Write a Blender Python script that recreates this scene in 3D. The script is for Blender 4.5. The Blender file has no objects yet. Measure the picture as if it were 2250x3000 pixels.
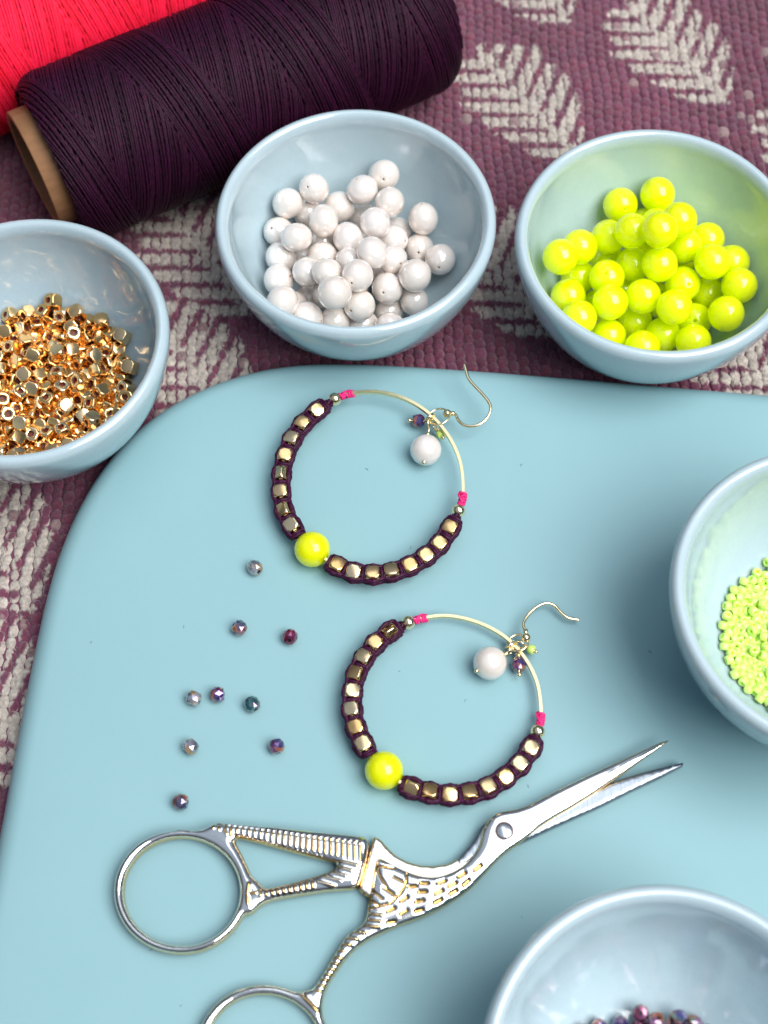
import bpy, bmesh, math, random
import numpy as np
from mathutils import Vector, Matrix, Quaternion
from mathutils.geometry import delaunay_2d_cdt

rng = np.random.default_rng(7)
random.seed(7)
S = 0.001                      # everything below is written in millimetres
scene = bpy.context.scene
col = scene.collection

# ------------------------------------------------------------------ camera
TH, RO, FPX, DIST, TRAY = math.radians(64.0), math.radians(-1.5), 4200.0, 317.0, 10.0
FW = np.array([0, math.cos(TH), -math.sin(TH)])
UP = np.array([0, math.sin(TH), math.cos(TH)])
RT = np.array([1.0, 0, 0])
CAM = np.array([0, -DIST * math.cos(TH), DIST * math.sin(TH) + TRAY])
cr, sr = math.cos(RO), math.sin(RO)
CX = cr * RT + sr * UP
CY = -sr * RT + cr * UP
cam_data = bpy.data.cameras.new("camera")
cam = bpy.data.objects.new("camera", cam_data)
col.objects.link(cam)
cam.matrix_world = Matrix(((CX[0], CY[0], -FW[0], CAM[0] * S), (CX[1], CY[1], -FW[1], CAM[1] * S),
                           (CX[2], CY[2], -FW[2], CAM[2] * S), (0, 0, 0, 1)))
cam_data.sensor_fit = 'VERTICAL'
cam_data.sensor_height = 24.0
cam_data.lens = 24.0 * FPX / 3000.0
cam_data.clip_start = 0.005
cam_data.clip_end = 50.0
cam_data.dof.use_dof = True
cam_data.dof.focus_distance = 0.312
cam_data.dof.aperture_fstop = 10.0
scene.camera = cam

# ------------------------------------------------------------------ light
world = bpy.data.worlds.new("World")
scene.world = world
world.use_nodes = True
wn, wl = world.node_tree.nodes, world.node_tree.links
bg = wn["Background"]
tc = wn.new("ShaderNodeTexCoord")
sx = wn.new("ShaderNodeSeparateXYZ")
wl.new(tc.outputs["Generated"], sx.inputs[0])
wr = wn.new("ShaderNodeValToRGB")
wl.new(sx.outputs["Z"], wr.inputs[0])
wr.color_ramp.elements[0].position = 0.0
wr.color_ramp.elements[0].color = (0.05, 0.04, 0.035, 1)
wr.color_ramp.elements[1].position = 0.85
wr.color_ramp.elements[1].color = (0.60, 0.72, 0.90, 1)
e_ = wr.color_ramp.elements.new(0.35)
e_.color = (0.085, 0.085, 0.10, 1)
wl.new(wr.outputs[0], bg.inputs[0])
bg.inputs[1].default_value = 0.58


def area_light(name, direction, dist, sx_, sy_, power, color, along=(0, 1, 0)):
    """A soft rectangular light aimed at the middle of the tray; its long side runs along `along`."""
    d = Vector(direction).normalized()
    li = bpy.data.lights.new(name, 'AREA')
    li.shape = 'RECTANGLE'
    li.size, li.size_y = sx_, sy_
    li.energy = power
    li.color = color
    o = bpy.data.objects.new(name, li)
    col.objects.link(o)
    y = Vector(along)
    y = (y - d * y.dot(d)).normalized()
    x = y.cross(d)
    loc = d * dist + Vector((0, 0.02, 0.01))
    o.matrix_world = Matrix(((x.x, y.x, d.x, loc.x), (x.y, y.y, d.y, loc.y), (x.z, y.z, d.z, loc.z), (0, 0, 0, 1)))
    return o


def leafy_edge(o):
    """Foliage outside the opening cuts into its edge: the lamp's emission fades unevenly there."""
    li = o.data
    li.use_nodes = True
    n, l = li.node_tree.nodes, li.node_tree.links
    em = next(x for x in n if x.type == 'EMISSION')
    g = n.new("ShaderNodeNewGeometry")
    sp_ = n.new("ShaderNodeSeparateXYZ")
    l.new(g.outputs["Parametric"], sp_.inputs[0])

    def mth(op, a, b=None):
        q = n.new("ShaderNodeMath")
        q.operation = op
        for k, v in enumerate((a, b)):
            if v is None:
                continue
            if hasattr(v, "links"):
                l.new(v, q.inputs[k])
            else:
                q.inputs[k].default_value = v
        return q.outputs[0]
    u, v = sp_.outputs[0], sp_.outputs[1]
    ed = mth('MINIMUM', mth('MINIMUM', u, mth('SUBTRACT', 1.0, u)), mth('MINIMUM', v, mth('SUBTRACT', 1.0, v)))
    nz = n.new("ShaderNodeTexNoise")
    nz.inputs["Scale"].default_value = 3.2
    nz.inputs["Detail"].default_value = 5.0
    l.new(g.outputs["Parametric"], nz.inputs["Vector"])
    val = mth('ADD', ed, mth('MULTIPLY', mth('SUBTRACT', nz.outputs[0], 0.5), 0.30))
    k = mth('MULTIPLY', mth('SUBTRACT', val, 0.03), 30.0)
    k = mth('MINIMUM', mth('MAXIMUM', k, 0.0), 1.0)
    l.new(k, em.inputs["Strength"])


leafy_edge(area_light("window_light", (0.45, -0.25, 0.86), 1.3, 0.95, 1.25, 34.0, (1.0, 0.985, 0.96), (-0.45, 1, 0)))
area_light("skylight", (0.04, 0.32, 0.95), 1.35, 0.50, 0.95, 2.3, (0.90, 0.95, 1.0), (-0.3, 1, 0))

vs = scene.view_settings
vs.view_transform = 'Standard'
vs.look = 'None'
vs.exposure = 0.0
vs.gamma = 1.0
vs.use_curve_mapping = False
try:
    scene.cycles.use_denoising = True
    scene.cycles.max_bounces = 10
    scene.cycles.diffuse_bounces = 5
    scene.cycles.glossy_bounces = 6
    scene.cycles.transmission_bounces = 8
    scene.cycles.caustics_reflective = False
    scene.cycles.caustics_refractive = False
    scene.cycles.sample_clamp_indirect = 6.0
except Exception:
    pass


# ------------------------------------------------------------------ pixel -> place helpers
def ray(px, py):
    x, y = (px - 1125.0) / FPX, -(py - 1500.0) / FPX
    d = FW + (cr * x - sr * y) * RT + (sr * x + cr * y) * UP
    return d


def U(px, py, z):
    """Photo pixel (2250x3000) to the point at height z (mm) it shows."""
    d = ray(px, py)
    return CAM + d * ((z - CAM[2]) / d[2])


def proj(p):
    v = np.asarray(p, float) - CAM
    dep = v @ FW
    return 1125 + FPX * (v @ CX) / dep, 1500 - FPX * (v @ CY) / dep


def zoomer(ox, oy, s):
    return lambda pts: [(ox + x * s, oy + y * s) for x, y in pts]


Q = zoomer(0, 0, 1 / 0.73733)            # from the 1659-wide view
Z5 = zoomer(750, 1030, 0.4521)
Z6 = zoomer(950, 1740, 0.4822)
Z7 = zoomer(300, 2300, 0.5425)
Z8 = zoomer(1000, 2100, 0.6329)
Z9 = zoomer(950, 2400, 0.3617)


# ------------------------------------------------------------------ object helpers
def mesh_from(name, verts, faces, smooth=True):
    me = bpy.data.meshes.new(name)
    me.from_pydata((np.asarray(verts, float) * S).tolist(), [], [tuple(int(i) for i in f) for f in faces])
    if smooth:
        me.polygons.foreach_set("use_smooth", [True] * len(me.polygons))
    me.update()
    return me


def fast_mesh(name, verts, quads, smooth=True):
    """All-quad (or all-triangle) mesh from numpy arrays."""
    verts = np.asarray(verts, np.float32) * S
    quads = np.asarray(quads, np.int32)
    k = quads.shape[1]
    me = bpy.data.meshes.new(name)
    me.vertices.add(len(verts))
    me.vertices.foreach_set("co", verts.ravel())
    me.loops.add(quads.size)
    me.loops.foreach_set("vertex_index", quads.ravel())
    me.polygons.add(len(quads))
    me.polygons.foreach_set("loop_start", np.arange(len(quads), dtype=np.int32) * k)
    me.update(calc_edges=True)
    if smooth:
        me.polygons.foreach_set("use_smooth", np.ones(len(quads), bool))
    me.validate()
    return me


def link(name, me, mat=None, parent=None, loc=(0, 0, 0)):
    o = bpy.data.objects.new(name, me)
    col.objects.link(o)
    o.location = Vector(loc) * S
    if me is not None and mat is not None:
        for m in (mat if isinstance(mat, (list, tuple)) else [mat]):
            if m.name not in [x.name for x in me.materials if x]:
                me.materials.append(m)
    if parent is not None:
        o.parent = parent
    return o


def tag(o, label, cat, group=None, kind=None):
    if label:
        o["label"] = label
    if cat:
        o["category"] = cat
    if group:
        o["group"] = group
    if kind:
        o["kind"] = kind
    return o


def thing(name, label, cat, loc, group=None):
    o = bpy.data.objects.new(name, None)
    o.empty_display_size = 0.005
    col.objects.link(o)
    o.location = Vector(loc) * S
    return tag(o, label, cat, group)


def part(name, verts, faces, mat, root, smooth=True, parent=None):
    """A part written in world millimetres, hung under root (or under another part at root's place)."""
    base = np.array(root.location) / S
    me = mesh_from(name, np.asarray(verts, float) - base, faces, smooth)
    return link(name, me, mat, parent or root)


def unit(v):
    v = np.asarray(v, float)
    return v / max(np.linalg.norm(v), 1e-9)


def spline(pts, n=8, closed=False):
    """Catmull-Rom through pts."""
    P = np.asarray(pts, float)
    m = len(P)
    out = []
    for i in range(m if closed else m - 1):
        if closed:
            a, b, c, d = P[(i - 1) % m], P[i], P[(i + 1) % m], P[(i + 2) % m]
        else:
            a, b, c, d = P[max(i - 1, 0)], P[i], P[i + 1], P[min(i + 2, m - 1)]
        for t in np.arange(n) / n:
            out.append(0.5 * (2 * b + (c - a) * t + (2 * a - 5 * b + 4 * c - d) * t * t + (3 * b - a - 3 * c + d) * t ** 3))
    if not closed:
        out.append(P[-1])
    return np.array(out)


def tube(path, r, sides=8, closed=False, caps=True, up=None, section=None):
    """Sweep a round (or given 2D) section along a path; returns verts, faces."""
    P = np.asarray(path, float)
    n = len(P)
    T = np.zeros_like(P)
    if closed:
        T = np.roll(P, -1, 0) - np.roll(P, 1, 0)
    else:
        T[1:-1] = P[2:] - P[:-2]
        T[0], T[-1] = P[1] - P[0], P[-1] - P[-2]
    T /= np.maximum(np.linalg.norm(T, axis=1), 1e-9)[:, None]
    r = np.broadcast_to(np.asarray(r, float), (n,))
    if section is None:
        a = np.arange(sides) * 2 * np.pi / sides
        section = np.c_[np.cos(a), np.sin(a)]
    k = len(section)
    verts = np.zeros((n, k, 3))
    nrm = None
    for i in range(n):
        if up is not None:
            nrm = np.asarray(up, float)
        elif nrm is None:
            nrm = np.array([0, 0, 1.0]) if abs(T[i, 2]) < 0.9 else np.array([1.0, 0, 0])
        nrm_ = unit(nrm - T[i] * (nrm @ T[i]))
        b = np.cross(T[i], nrm_)
        verts[i] = P[i] + r[i] * (section[:, :1] * b + section[:, 1:] * nrm_)
        if up is None:
            nrm = nrm_
    faces = []
    for i in range(n if closed else n - 1):
        j = (i + 1) % n
        for q in range(k):
            q2 = (q + 1) % k
            faces.append((i * k + q, i * k + q2, j * k + q2, j * k + q))
    if caps and not closed:
        faces.append(tuple(range(k))[::-1])
        faces.append(tuple((n - 1) * k + q for q in range(k)))
    return verts.reshape(-1, 3), faces


def join(pieces):
    V, F, o = [], [], 0
    for v, f in pieces:
        V.append(np.asarray(v, float))
        F += [tuple(i + o for i in q) for q in f]
        o += len(v)
    return np.vstack(V), F


def lathe(profile, n=32, close_ends=True):
    """Turn (r, z) points round z."""
    a = np.arange(n) * 2 * np.pi / n
    V, F, idx = [], [], []
    for r, z in profile:
        if r < 1e-6:
            idx.append([len(V)] * n)
            V.append((0, 0, z))
        else:
            idx.append(list(range(len(V), len(V) + n)))
            V += [(r * math.cos(t), r * math.sin(t), z) for t in a]
    for A, B in zip(idx[:-1], idx[1:]):
        for i in range(n):
            j = (i + 1) % n
            f = []
            for q in (A[i], A[j], B[j], B[i]):
                if q not in f:
                    f.append(q)
            if len(f) > 2:
                F.append(tuple(f))
    return np.array(V, float), F


def ball(c, r, n=20, m=12):
    prof = [(r * math.sin(t), -r * math.cos(t)) for t in np.linspace(0, np.pi, m)]
    prof[0], prof[-1] = (0, -r), (0, r)
    v, f = lathe(prof, n)
    return v + np.asarray(c, float), f


def frame_matrix(x_axis, z_hint=(0, 0, 1), roll=0.0):
    x = unit(x_axis)
    z = unit(np.asarray(z_hint, float) - x * (np.asarray(z_hint, float) @ x))
    y = np.cross(z, x)
    M = Matrix(((x[0], y[0], z[0]), (x[1], y[1], z[1]), (x[2], y[2], z[2])))
    return M @ Matrix.Rotation(roll, 3, 'X')


# ------------------------------------------------------------------ materials
def mat(name, base=(0.5, 0.5, 0.5), **kw):
    m = bpy.data.materials.new(name)
    m.use_nodes = True
    b = m.node_tree.nodes["Principled BSDF"]
    b.inputs["Base Color"].default_value = (*base, 1)
    for k, v in kw.items():
        key = k.replace("_", " ").title()
        key = {"Ior": "IOR", "Coat Ior": "Coat IOR", "Specular": "Specular IOR Level", "Transmission": "Transmission Weight",
               "Subsurface": "Subsurface Weight", "Coat": "Coat Weight", "Sheen": "Sheen Weight",
               "Thin Film Ior": "Thin Film IOR"}.get(key, key)
        b.inputs[key].default_value = v
    return m


class NT:
    """Small wrapper for adding nodes to a material."""

    def __init__(self, m):
        self.t = m.node_tree
        self.b = self.t.nodes["Principled BSDF"]

    def n(self, kind, **props):
        nd = self.t.nodes.new("ShaderNode" + kind)
        for k, v in props.items():
            setattr(nd, k, v)
        return nd

    def l(self, a, b):
        self.t.links.new(a, b)

    def coord(self, scale=(1, 1, 1), out="Object"):
        c = self.n("TexCoord")
        mp = self.n("Mapping")
        mp.inputs["Scale"].default_value = scale
        self.l(c.outputs[out], mp.inputs[0])
        return mp.outputs[0]

    def noise(self, vec, scale, detail=3.0, rough=0.5):
        nz = self.n("TexNoise")
        nz.inputs["Scale"].default_value = scale
        nz.inputs["Detail"].default_value = detail
        nz.inputs["Roughness"].default_value = rough
        if vec is not None:
            self.l(vec, nz.inputs["Vector"])
        return nz

    def ramp(self, fac, stops):
        r = self.n("ValToRGB")
        self.l(fac, r.inputs[0])
        el = r.color_ramp.elements
        el[0].position, el[0].color = stops[0][0], (*stops[0][1], 1)
        el[1].position, el[1].color = stops[-1][0], (*stops[-1][1], 1)
        for p, c in stops[1:-1]:
            e = el.new(p)
            e.color = (*c, 1)
        return r.outputs[0]

    def mix(self, fac, a, b, blend='MIX'):
        m = self.n("Mix", data_type='RGBA', blend_type=blend)
        for s, v in ((m.inputs[0], fac), (m.inputs[6], a), (m.inputs[7], b)):
            if hasattr(v, "links"):
                self.l(v, s)
            else:
                s.default_value = v if not isinstance(v, tuple) else (*v, 1)
        return m.outputs[2]

    def bump(self, h, dist, strength=1.0):
        b = self.n("Bump")
        b.inputs["Distance"].default_value = dist
        b.inputs["Strength"].default_value = strength
        self.l(h, b.inputs["Height"])
        self.l(b.outputs[0], self.b.inputs["Normal"])
        return b


def rough_noise(nt, scale, lo, hi, socket="Roughness", vec=None):
    nz = nt.noise(vec or nt.coord(), scale, 4)
    mr = nt.n("MapRange")
    mr.inputs[3].default_value, mr.inputs[4].default_value = lo, hi
    nt.l(nz.outputs[0], mr.inputs[0])
    nt.l(mr.outputs[0], nt.b.inputs[socket])


# tray: satin pale blue plastic with faint dust and scuffs
m_tray = mat("tray_plastic", (0.34, 0.64, 0.70), roughness=0.5, specular=0.22)
nt = NT(m_tray)
n1 = nt.noise(nt.coord(), 45, 5, 0.6)
c1 = nt.mix(n1.outputs[0], (0.236, 0.408, 0.444), (0.258, 0.436, 0.472))
n2 = nt.noise(nt.coord(), 900, 2, 0.5)
c2 = nt.ramp(n2.outputs[0], [(0.0, (0.96, 0.96, 0.96)), (0.45, (1, 1, 1)), (0.72, (1, 1, 1)), (0.80, (1.05, 1.05, 1.05))])
c3 = nt.mix(1.0, c1, c2, 'MULTIPLY')
vo = nt.n("TexVoronoi")
vo.inputs["Scale"].default_value = 75
nt.l(nt.coord(), vo.inputs["Vector"])
sp = nt.ramp(vo.outputs["Distance"], [(0.0, (1, 1, 1)), (0.014, (1, 1, 1)), (0.022, (0, 0, 0))])
nv = nt.noise(nt.coord(), 30, 1)
spk = nt.ramp(nv.outputs[0], [(0.50, (0, 0, 0)), (0.60, (1, 1, 1))])
spm = nt.mix(1.0, sp, spk, 'MULTIPLY')
nt.l(nt.mix(spm, c3, (0.16, 0.20, 0.21)), nt.b.inputs["Base Color"])
rough_noise(nt, 60, 0.42, 0.56)
nt.bump(nt.noise(nt.coord(), 1800, 3).outputs[0], 0.00002, 0.25)


def bowl_material(chip=None):
    m = mat("blue_glaze", (0.40, 0.55, 0.63), roughness=0.12, specular=0.5, coat=0.6, coat_roughness=0.04)
    nt = NT(m)
    n1 = nt.noise(nt.coord(), 90, 5, 0.6)
    c1 = nt.mix(n1.outputs[0], (0.395, 0.510, 0.562), (0.445, 0.560, 0.610))
    n2 = nt.noise(nt.coord(), 1400, 2)
    c2 = nt.ramp(n2.outputs[0], [(0.0, (0.93, 0.94, 0.95)), (0.5, (1, 1, 1)), (1.0, (1.04, 1.03, 1.02))])
    out = nt.mix(1.0, c1, c2, 'MULTIPLY')
    if chip is not None:                                     # a small bare chip where the glaze is missing
        tcn = nt.n("TexCoord")
        sub = nt.n("VectorMath", operation='SUBTRACT')
        nt.l(tcn.outputs["Object"], sub.inputs[0])
        sub.inputs[1].default_value = [c * S for c in chip]
        mp = nt.n("Mapping")
        mp.inputs["Scale"].default_value = (0.55, 1, 1.1)
        nt.l(sub.outputs[0], mp.inputs[0])
        nzz = nt.noise(nt.coord(), 500, 3)
        ln = nt.n("VectorMath", operation='LENGTH')
        nt.l(mp.outputs[0], ln.inputs[0])
        ma = nt.n("Math", operation='MULTIPLY_ADD')
        nt.l(nzz.outputs[0], ma.inputs[0])
        ma.inputs[1].default_value = 0.0012
        nt.l(ln.outputs["Value"], ma.inputs[2])
        f = nt.ramp(ma.outputs[0], [(0.0, (1, 1, 1)), (0.0019, (1, 1, 1)), (0.0024, (0, 0, 0))])
        out = nt.mix(f, out, (0.62, 0.52, 0.42))
    # glaze runs thin over the lip and lets the clay tint it
    tz = nt.n("TexCoord")
    sz = nt.n("SeparateXYZ")
    nt.l(tz.outputs["Object"], sz.inputs[0])
    nl = nt.noise(nt.coord(), 160, 4)
    mz = nt.n("Math", operation='MULTIPLY_ADD')
    nt.l(nl.outputs[0], mz.inputs[0])
    mz.inputs[1].default_value = 0.0016
    nt.l(sz.outputs[2], mz.inputs[2])
    lip = nt.ramp(mz.outputs[0], [(0.0316, (0, 0, 0)), (0.0326, (0.38, 0.38, 0.38)), (0.0332, (0.30, 0.30, 0.30)), (0.0338, (0.05, 0.05, 0.05))])
    out = nt.mix(lip, out, (0.46, 0.40, 0.40))
    nt.l(out, nt.b.inputs["Base Color"])
    nt.bump(nt.noise(nt.coord(), 120, 3).outputs[0], 0.0004, 0.25)
    return m


m_bowl = bowl_material()

m_pearl = mat("pearl_nacre", (0.86, 0.80, 0.74), roughness=0.22, ior=2.3, subsurface=0.30, coat=1.0, coat_roughness=0.07, coat_ior=1.8)
nt = NT(m_pearl)
nt.b.inputs["Subsurface Radius"].default_value = (1.0, 0.75, 0.55)
nt.b.inputs["Subsurface Scale"].default_value = 0.0012
oi = nt.n("ObjectInfo")
lw = nt.n("LayerWeight")
lw.inputs[0].default_value = 0.35
pc = nt.ramp(lw.outputs["Facing"], [(0.0, (0.80, 0.755, 0.72)), (0.4, (0.82, 0.73, 0.69)), (0.7, (0.74, 0.74, 0.72)), (1.0, (0.86, 0.74, 0.58))])
nt.l(nt.mix(oi.outputs["Random"], pc, nt.mix(1.0, pc, (0.97, 0.95, 0.91), 'MULTIPLY')), nt.b.inputs["Base Color"])
nt.bump(nt.noise(nt.coord(), 260, 2).outputs[0], 0.0002, 0.03)

m_neon = mat("neon_yellow_jade", (0.72, 0.97, 0.0), roughness=0.15, specular=0.5, subsurface=1.0, coat=0.4, coat_roughness=0.05)
nt = NT(m_neon)
nt.b.inputs["Subsurface Radius"].default_value = (1.0, 1.0, 0.2)
nt.b.inputs["Subsurface Scale"].default_value = 0.010
n1 = nt.noise(nt.coord(), 260, 3)
nt.l(nt.mix(n1.outputs[0], (0.76, 0.96, 0.0), (0.86, 0.99, 0.004)), nt.b.inputs["Base Color"])

m_gold = mat("gold_plate", (0.93, 0.72, 0.42), metallic=1.0, roughness=0.14)
nt = NT(m_gold)
rough_noise(nt, 700, 0.10, 0.26)
oi = nt.n("ObjectInfo")
nt.l(nt.ramp(oi.outputs["Random"], [(0.0, (0.78, 0.47, 0.19)), (0.5, (0.82, 0.56, 0.28)), (1.0, (0.88, 0.68, 0.42))]), nt.b.inputs["Base Color"])
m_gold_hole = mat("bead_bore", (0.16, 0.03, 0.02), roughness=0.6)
m_wire = mat("gold_wire", (0.96, 0.80, 0.50), metallic=1.0, roughness=0.16)
m_hoop = mat("brushed_gold_wire", (0.86, 0.72, 0.42), metallic=1.0, roughness=0.34)
nt = NT(m_hoop)
rough_noise(nt, 900, 0.26, 0.42)


def cord_material(name, base, light, rough=0.55):
    m = mat(name, base, roughness=rough, specular=0.18)
    nt = NT(m)
    n1 = nt.noise(nt.coord(), 1600, 3)
    n2 = nt.noise(nt.coord(), 260, 3)
    f = nt.ramp(n1.outputs[0], [(0.40, (0, 0, 0)), (0.70, (1, 1, 1))])
    c = nt.mix(f, base, light)
    nt.l(nt.mix(n2.outputs[0], c, nt.mix(1.0, c, (0.6, 0.6, 0.65), 'MULTIPLY')), nt.b.inputs["Base Color"])
    nt.bump(n1.outputs[0], 0.00025, 0.8)
    return m


m_cord = cord_material("purple_waxed_cord", (0.030, 0.003, 0.020), (0.085, 0.009, 0.055), 0.42)
m_pink_cord = cord_material("neon_pink_cord", (0.95, 0.03, 0.22), (1.0, 0.07, 0.30))


def spool_material(name, dark, base, light, fleck, patch=(0.55, 0.55, 0.6), vary=((0.72, 0.72, 0.75), (1.35, 1.3, 1.3))):
    """Wound waxed thread; UV.x runs along the strand, UV.y round it."""
    m = mat(name, base, roughness=0.55, specular=0.25)
    nt = NT(m)
    uv = nt.n("UVMap")
    mp = nt.n("Mapping")
    mp.inputs["Scale"].default_value = (1.0, 6.0, 1.0)
    nt.l(uv.outputs[0], mp.inputs[0])
    n1 = nt.noise(mp.outputs[0], 0.7, 4, 0.6)
    c = nt.ramp(n1.outputs[0], [(0.28, dark), (0.5, base), (0.66, light), (0.78, fleck)])
    n2 = nt.noise(nt.coord(), 60, 2)
    sv = nt.n("SeparateXYZ")
    nt.l(uv.outputs[0], sv.inputs[0])
    fl_ = nt.n("Math", operation='FLOOR')
    nt.l(sv.outputs[1], fl_.inputs[0])
    wn_ = nt.n("TexWhiteNoise", noise_dimensions='1D')
    nt.l(fl_.outputs[0], wn_.inputs["W"])
    vr = nt.ramp(wn_.outputs["Value"], [(0.0, vary[0]), (0.6, (1, 1, 1)), (1.0, vary[1])])
    c = nt.mix(1.0, c, vr, 'MULTIPLY')
    nt.l(nt.mix(n2.outputs[0], c, nt.mix(1.0, c, patch, 'MULTIPLY')), nt.b.inputs["Base Color"])
    nt.bump(n1.outputs[0], 0.0003, 0.6)
    return m


m_thread_purple = spool_material("purple_thread", (0.008, 0.0008, 0.006), (0.030, 0.002, 0.019), (0.068, 0.004, 0.040), (0.20, 0.018, 0.095))
m_thread_pink = spool_material("coral_thread", (0.95, 0.010, 0.055), (1.0, 0.014, 0.075), (1.0, 0.022, 0.10), (1.0, 0.05, 0.15), (1.0, 0.8, 0.7), ((0.8, 0.7, 0.6), (1.0, 1.4, 1.2)))
m_core_under = mat("thread_core_purple", (0.030, 0.003, 0.022), roughness=0.8)  # even dark purple of the inner winding
m_core_pink = mat("thread_core_pink", (0.75, 0.01, 0.05), roughness=0.8)
m_card = mat("cardboard", (0.36, 0.19, 0.09), roughness=0.7)
nt = NT(m_card)
n1 = nt.noise(nt.coord((1, 1, 4)), 220, 5)
nt.l(nt.mix(n1.outputs[0], (0.17, 0.075, 0.03), (0.34, 0.17, 0.075)), nt.b.inputs["Base Color"])
nt.bump(n1.outputs[0], 0.0003, 0.5)


def crystal_material(name, stops, trans=0.35):
    m = mat(name, (0.1, 0.05, 0.12), roughness=0.04, specular=0.8, transmission=trans, coat=1.0, coat_roughness=0.02, ior=1.55)
    nt = NT(m)
    vo = nt.n("TexVoronoi", feature='F1')
    vo.inputs["Scale"].default_value = 620
    nt.l(nt.coord(), vo.inputs["Vector"])
    sep = nt.n("SeparateColor")
    nt.l(vo.outputs["Color"], sep.inputs[0])
    nt.l(nt.ramp(sep.outputs[0], stops), nt.b.inputs["Base Color"])
    nt.b.inputs["Thin Film Thickness"].default_value = 420.0
    nt.b.inputs["Thin Film IOR"].default_value = 1.9
    mr = nt.n("MapRange")
    mr.inputs[3].default_value, mr.inputs[4].default_value = 0.1, 0.6
    nt.l(sep.outputs[1], mr.inputs[0])
    nt.l(mr.outputs[0], nt.b.inputs["Metallic"])
    return m


_violet = [(0.0, (0.04, 0.015, 0.06)), (0.25, (0.05, 0.06, 0.22)), (0.45, (0.16, 0.03, 0.12)), (0.62, (0.10, 0.10, 0.14)),
           (0.78, (0.42, 0.13, 0.05)), (0.9, (0.06, 0.20, 0.22)), (1.0, (0.35, 0.30, 0.08))]
_grey = [(0.0, (0.12, 0.12, 0.18)), (0.3, (0.32, 0.37, 0.44)), (0.55, (0.52, 0.55, 0.60)), (0.75, (0.55, 0.34, 0.12)),
         (0.9, (0.10, 0.08, 0.22)), (1.0, (0.35, 0.06, 0.08))]
_red = [(0.0, (0.05, 0.01, 0.03)), (0.4, (0.30, 0.03, 0.09)), (0.7, (0.12, 0.03, 0.10)), (1.0, (0.30, 0.30, 0.12))]
_teal = [(0.0, (0.02, 0.04, 0.06)), (0.4, (0.03, 0.18, 0.20)), (0.7, (0.05, 0.08, 0.14)), (1.0, (0.20, 0.32, 0.10))]
_blue = [(0.0, (0.03, 0.05, 0.16)), (0.35, (0.10, 0.12, 0.22)), (0.6, (0.40, 0.12, 0.03)), (0.85, (0.06, 0.05, 0.12)), (1.0, (0.25, 0.28, 0.34))]
m_crystal = {k: crystal_material("crystal_" + k, v, t) for k, v, t in
             (("violet", _violet, 0.2), ("grey", _grey, 0.55), ("red", _red, 0.3), ("teal", _teal, 0.35), ("blue", _blue, 0.3))}
m_bore = mat("crystal_bore", (0.03, 0.015, 0.03), roughness=0.3)

m_seed_glass = mat("seed_glass", (0.74, 0.96, 0.22), roughness=0.10, transmission=0.18, subsurface=0.5, ior=1.5, coat=0.6, coat_roughness=0.03)
NT(m_seed_glass).b.inputs["Subsurface Scale"].default_value = 0.0009
m_seed_core = mat("seed_lining", (0.62, 1.0, 0.02), roughness=0.4, subsurface=0.4)
NT(m_seed_core).b.inputs["Subsurface Scale"].default_value = 0.0008

m_scissor = mat("plated_metal", (0.9, 0.85, 0.75), metallic=1.0, roughness=0.13)
nt = NT(m_scissor)
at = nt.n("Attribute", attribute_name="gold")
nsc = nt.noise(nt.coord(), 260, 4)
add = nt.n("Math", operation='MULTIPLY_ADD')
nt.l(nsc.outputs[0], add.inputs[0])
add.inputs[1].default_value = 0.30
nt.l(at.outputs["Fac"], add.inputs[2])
nt.l(nt.ramp(add.outputs[0], [(0.25, (0.92, 0.90, 0.87)), (0.55, (0.92, 0.85, 0.72)), (0.85, (0.88, 0.60, 0.28)), (1.0, (0.80, 0.46, 0.15))]), nt.b.inputs["Base Color"])  # silvery sky reflection and orange interreflection painted into the plating colour
rough_noise(nt, 420, 0.05, 0.13)
nt.bump(nt.noise(nt.coord(), 260, 3).outputs[0], 0.00012, 0.25)
m_blade = mat("brushed_steel", (0.62, 0.66, 0.70), metallic=1.0, roughness=0.36)
nt = NT(m_blade)
cb = nt.n("TexCoord")
mp = nt.n("Mapping")
mp.inputs["Rotation"].default_value = (0, 0, math.radians(-24))
mp.inputs["Scale"].default_value = (1.0, 0.03, 1.0)
nt.l(cb.outputs["Object"], mp.inputs[0])
nb = nt.noise(mp.outputs[0], 3200, 3)
nt.l(nt.mix(nb.outputs[0], (0.20, 0.23, 0.27), (0.38, 0.42, 0.47)), nt.b.inputs["Base Color"])
nt.bump(nb.outputs[0], 0.00008, 0.6)
m_screw = mat("screw_steel", (0.78, 0.80, 0.82), metallic=1.0, roughness=0.25)

# ------------------------------------------------------------------ rug (setting)
m_rug = mat("rug_yarn", (0.26, 0.07, 0.14), roughness=0.9, specular=0.15, sheen=0.35)
nt = NT(m_rug)
ca = nt.n("Attribute", attribute_name="yarn")
n1 = nt.noise(nt.coord(), 900, 4, 0.65)
fl = nt.ramp(n1.outputs[0], [(0.25, (0.62, 0.58, 0.60)), (0.5, (1, 1, 1)), (0.72, (1.45, 1.4, 1.4))])
nt.l(nt.mix(1.0, ca.outputs["Color"], fl, 'MULTIPLY'), nt.b.inputs["Base Color"])
n3 = nt.noise(nt.coord((1.6, 1, 1)), 1500, 3, 0.7)
nt.bump(n3.outputs[0], 0.0008, 0.9)
m_rug_base = mat("rug_backing", (0.15, 0.042, 0.085), roughness=0.95)

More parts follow.
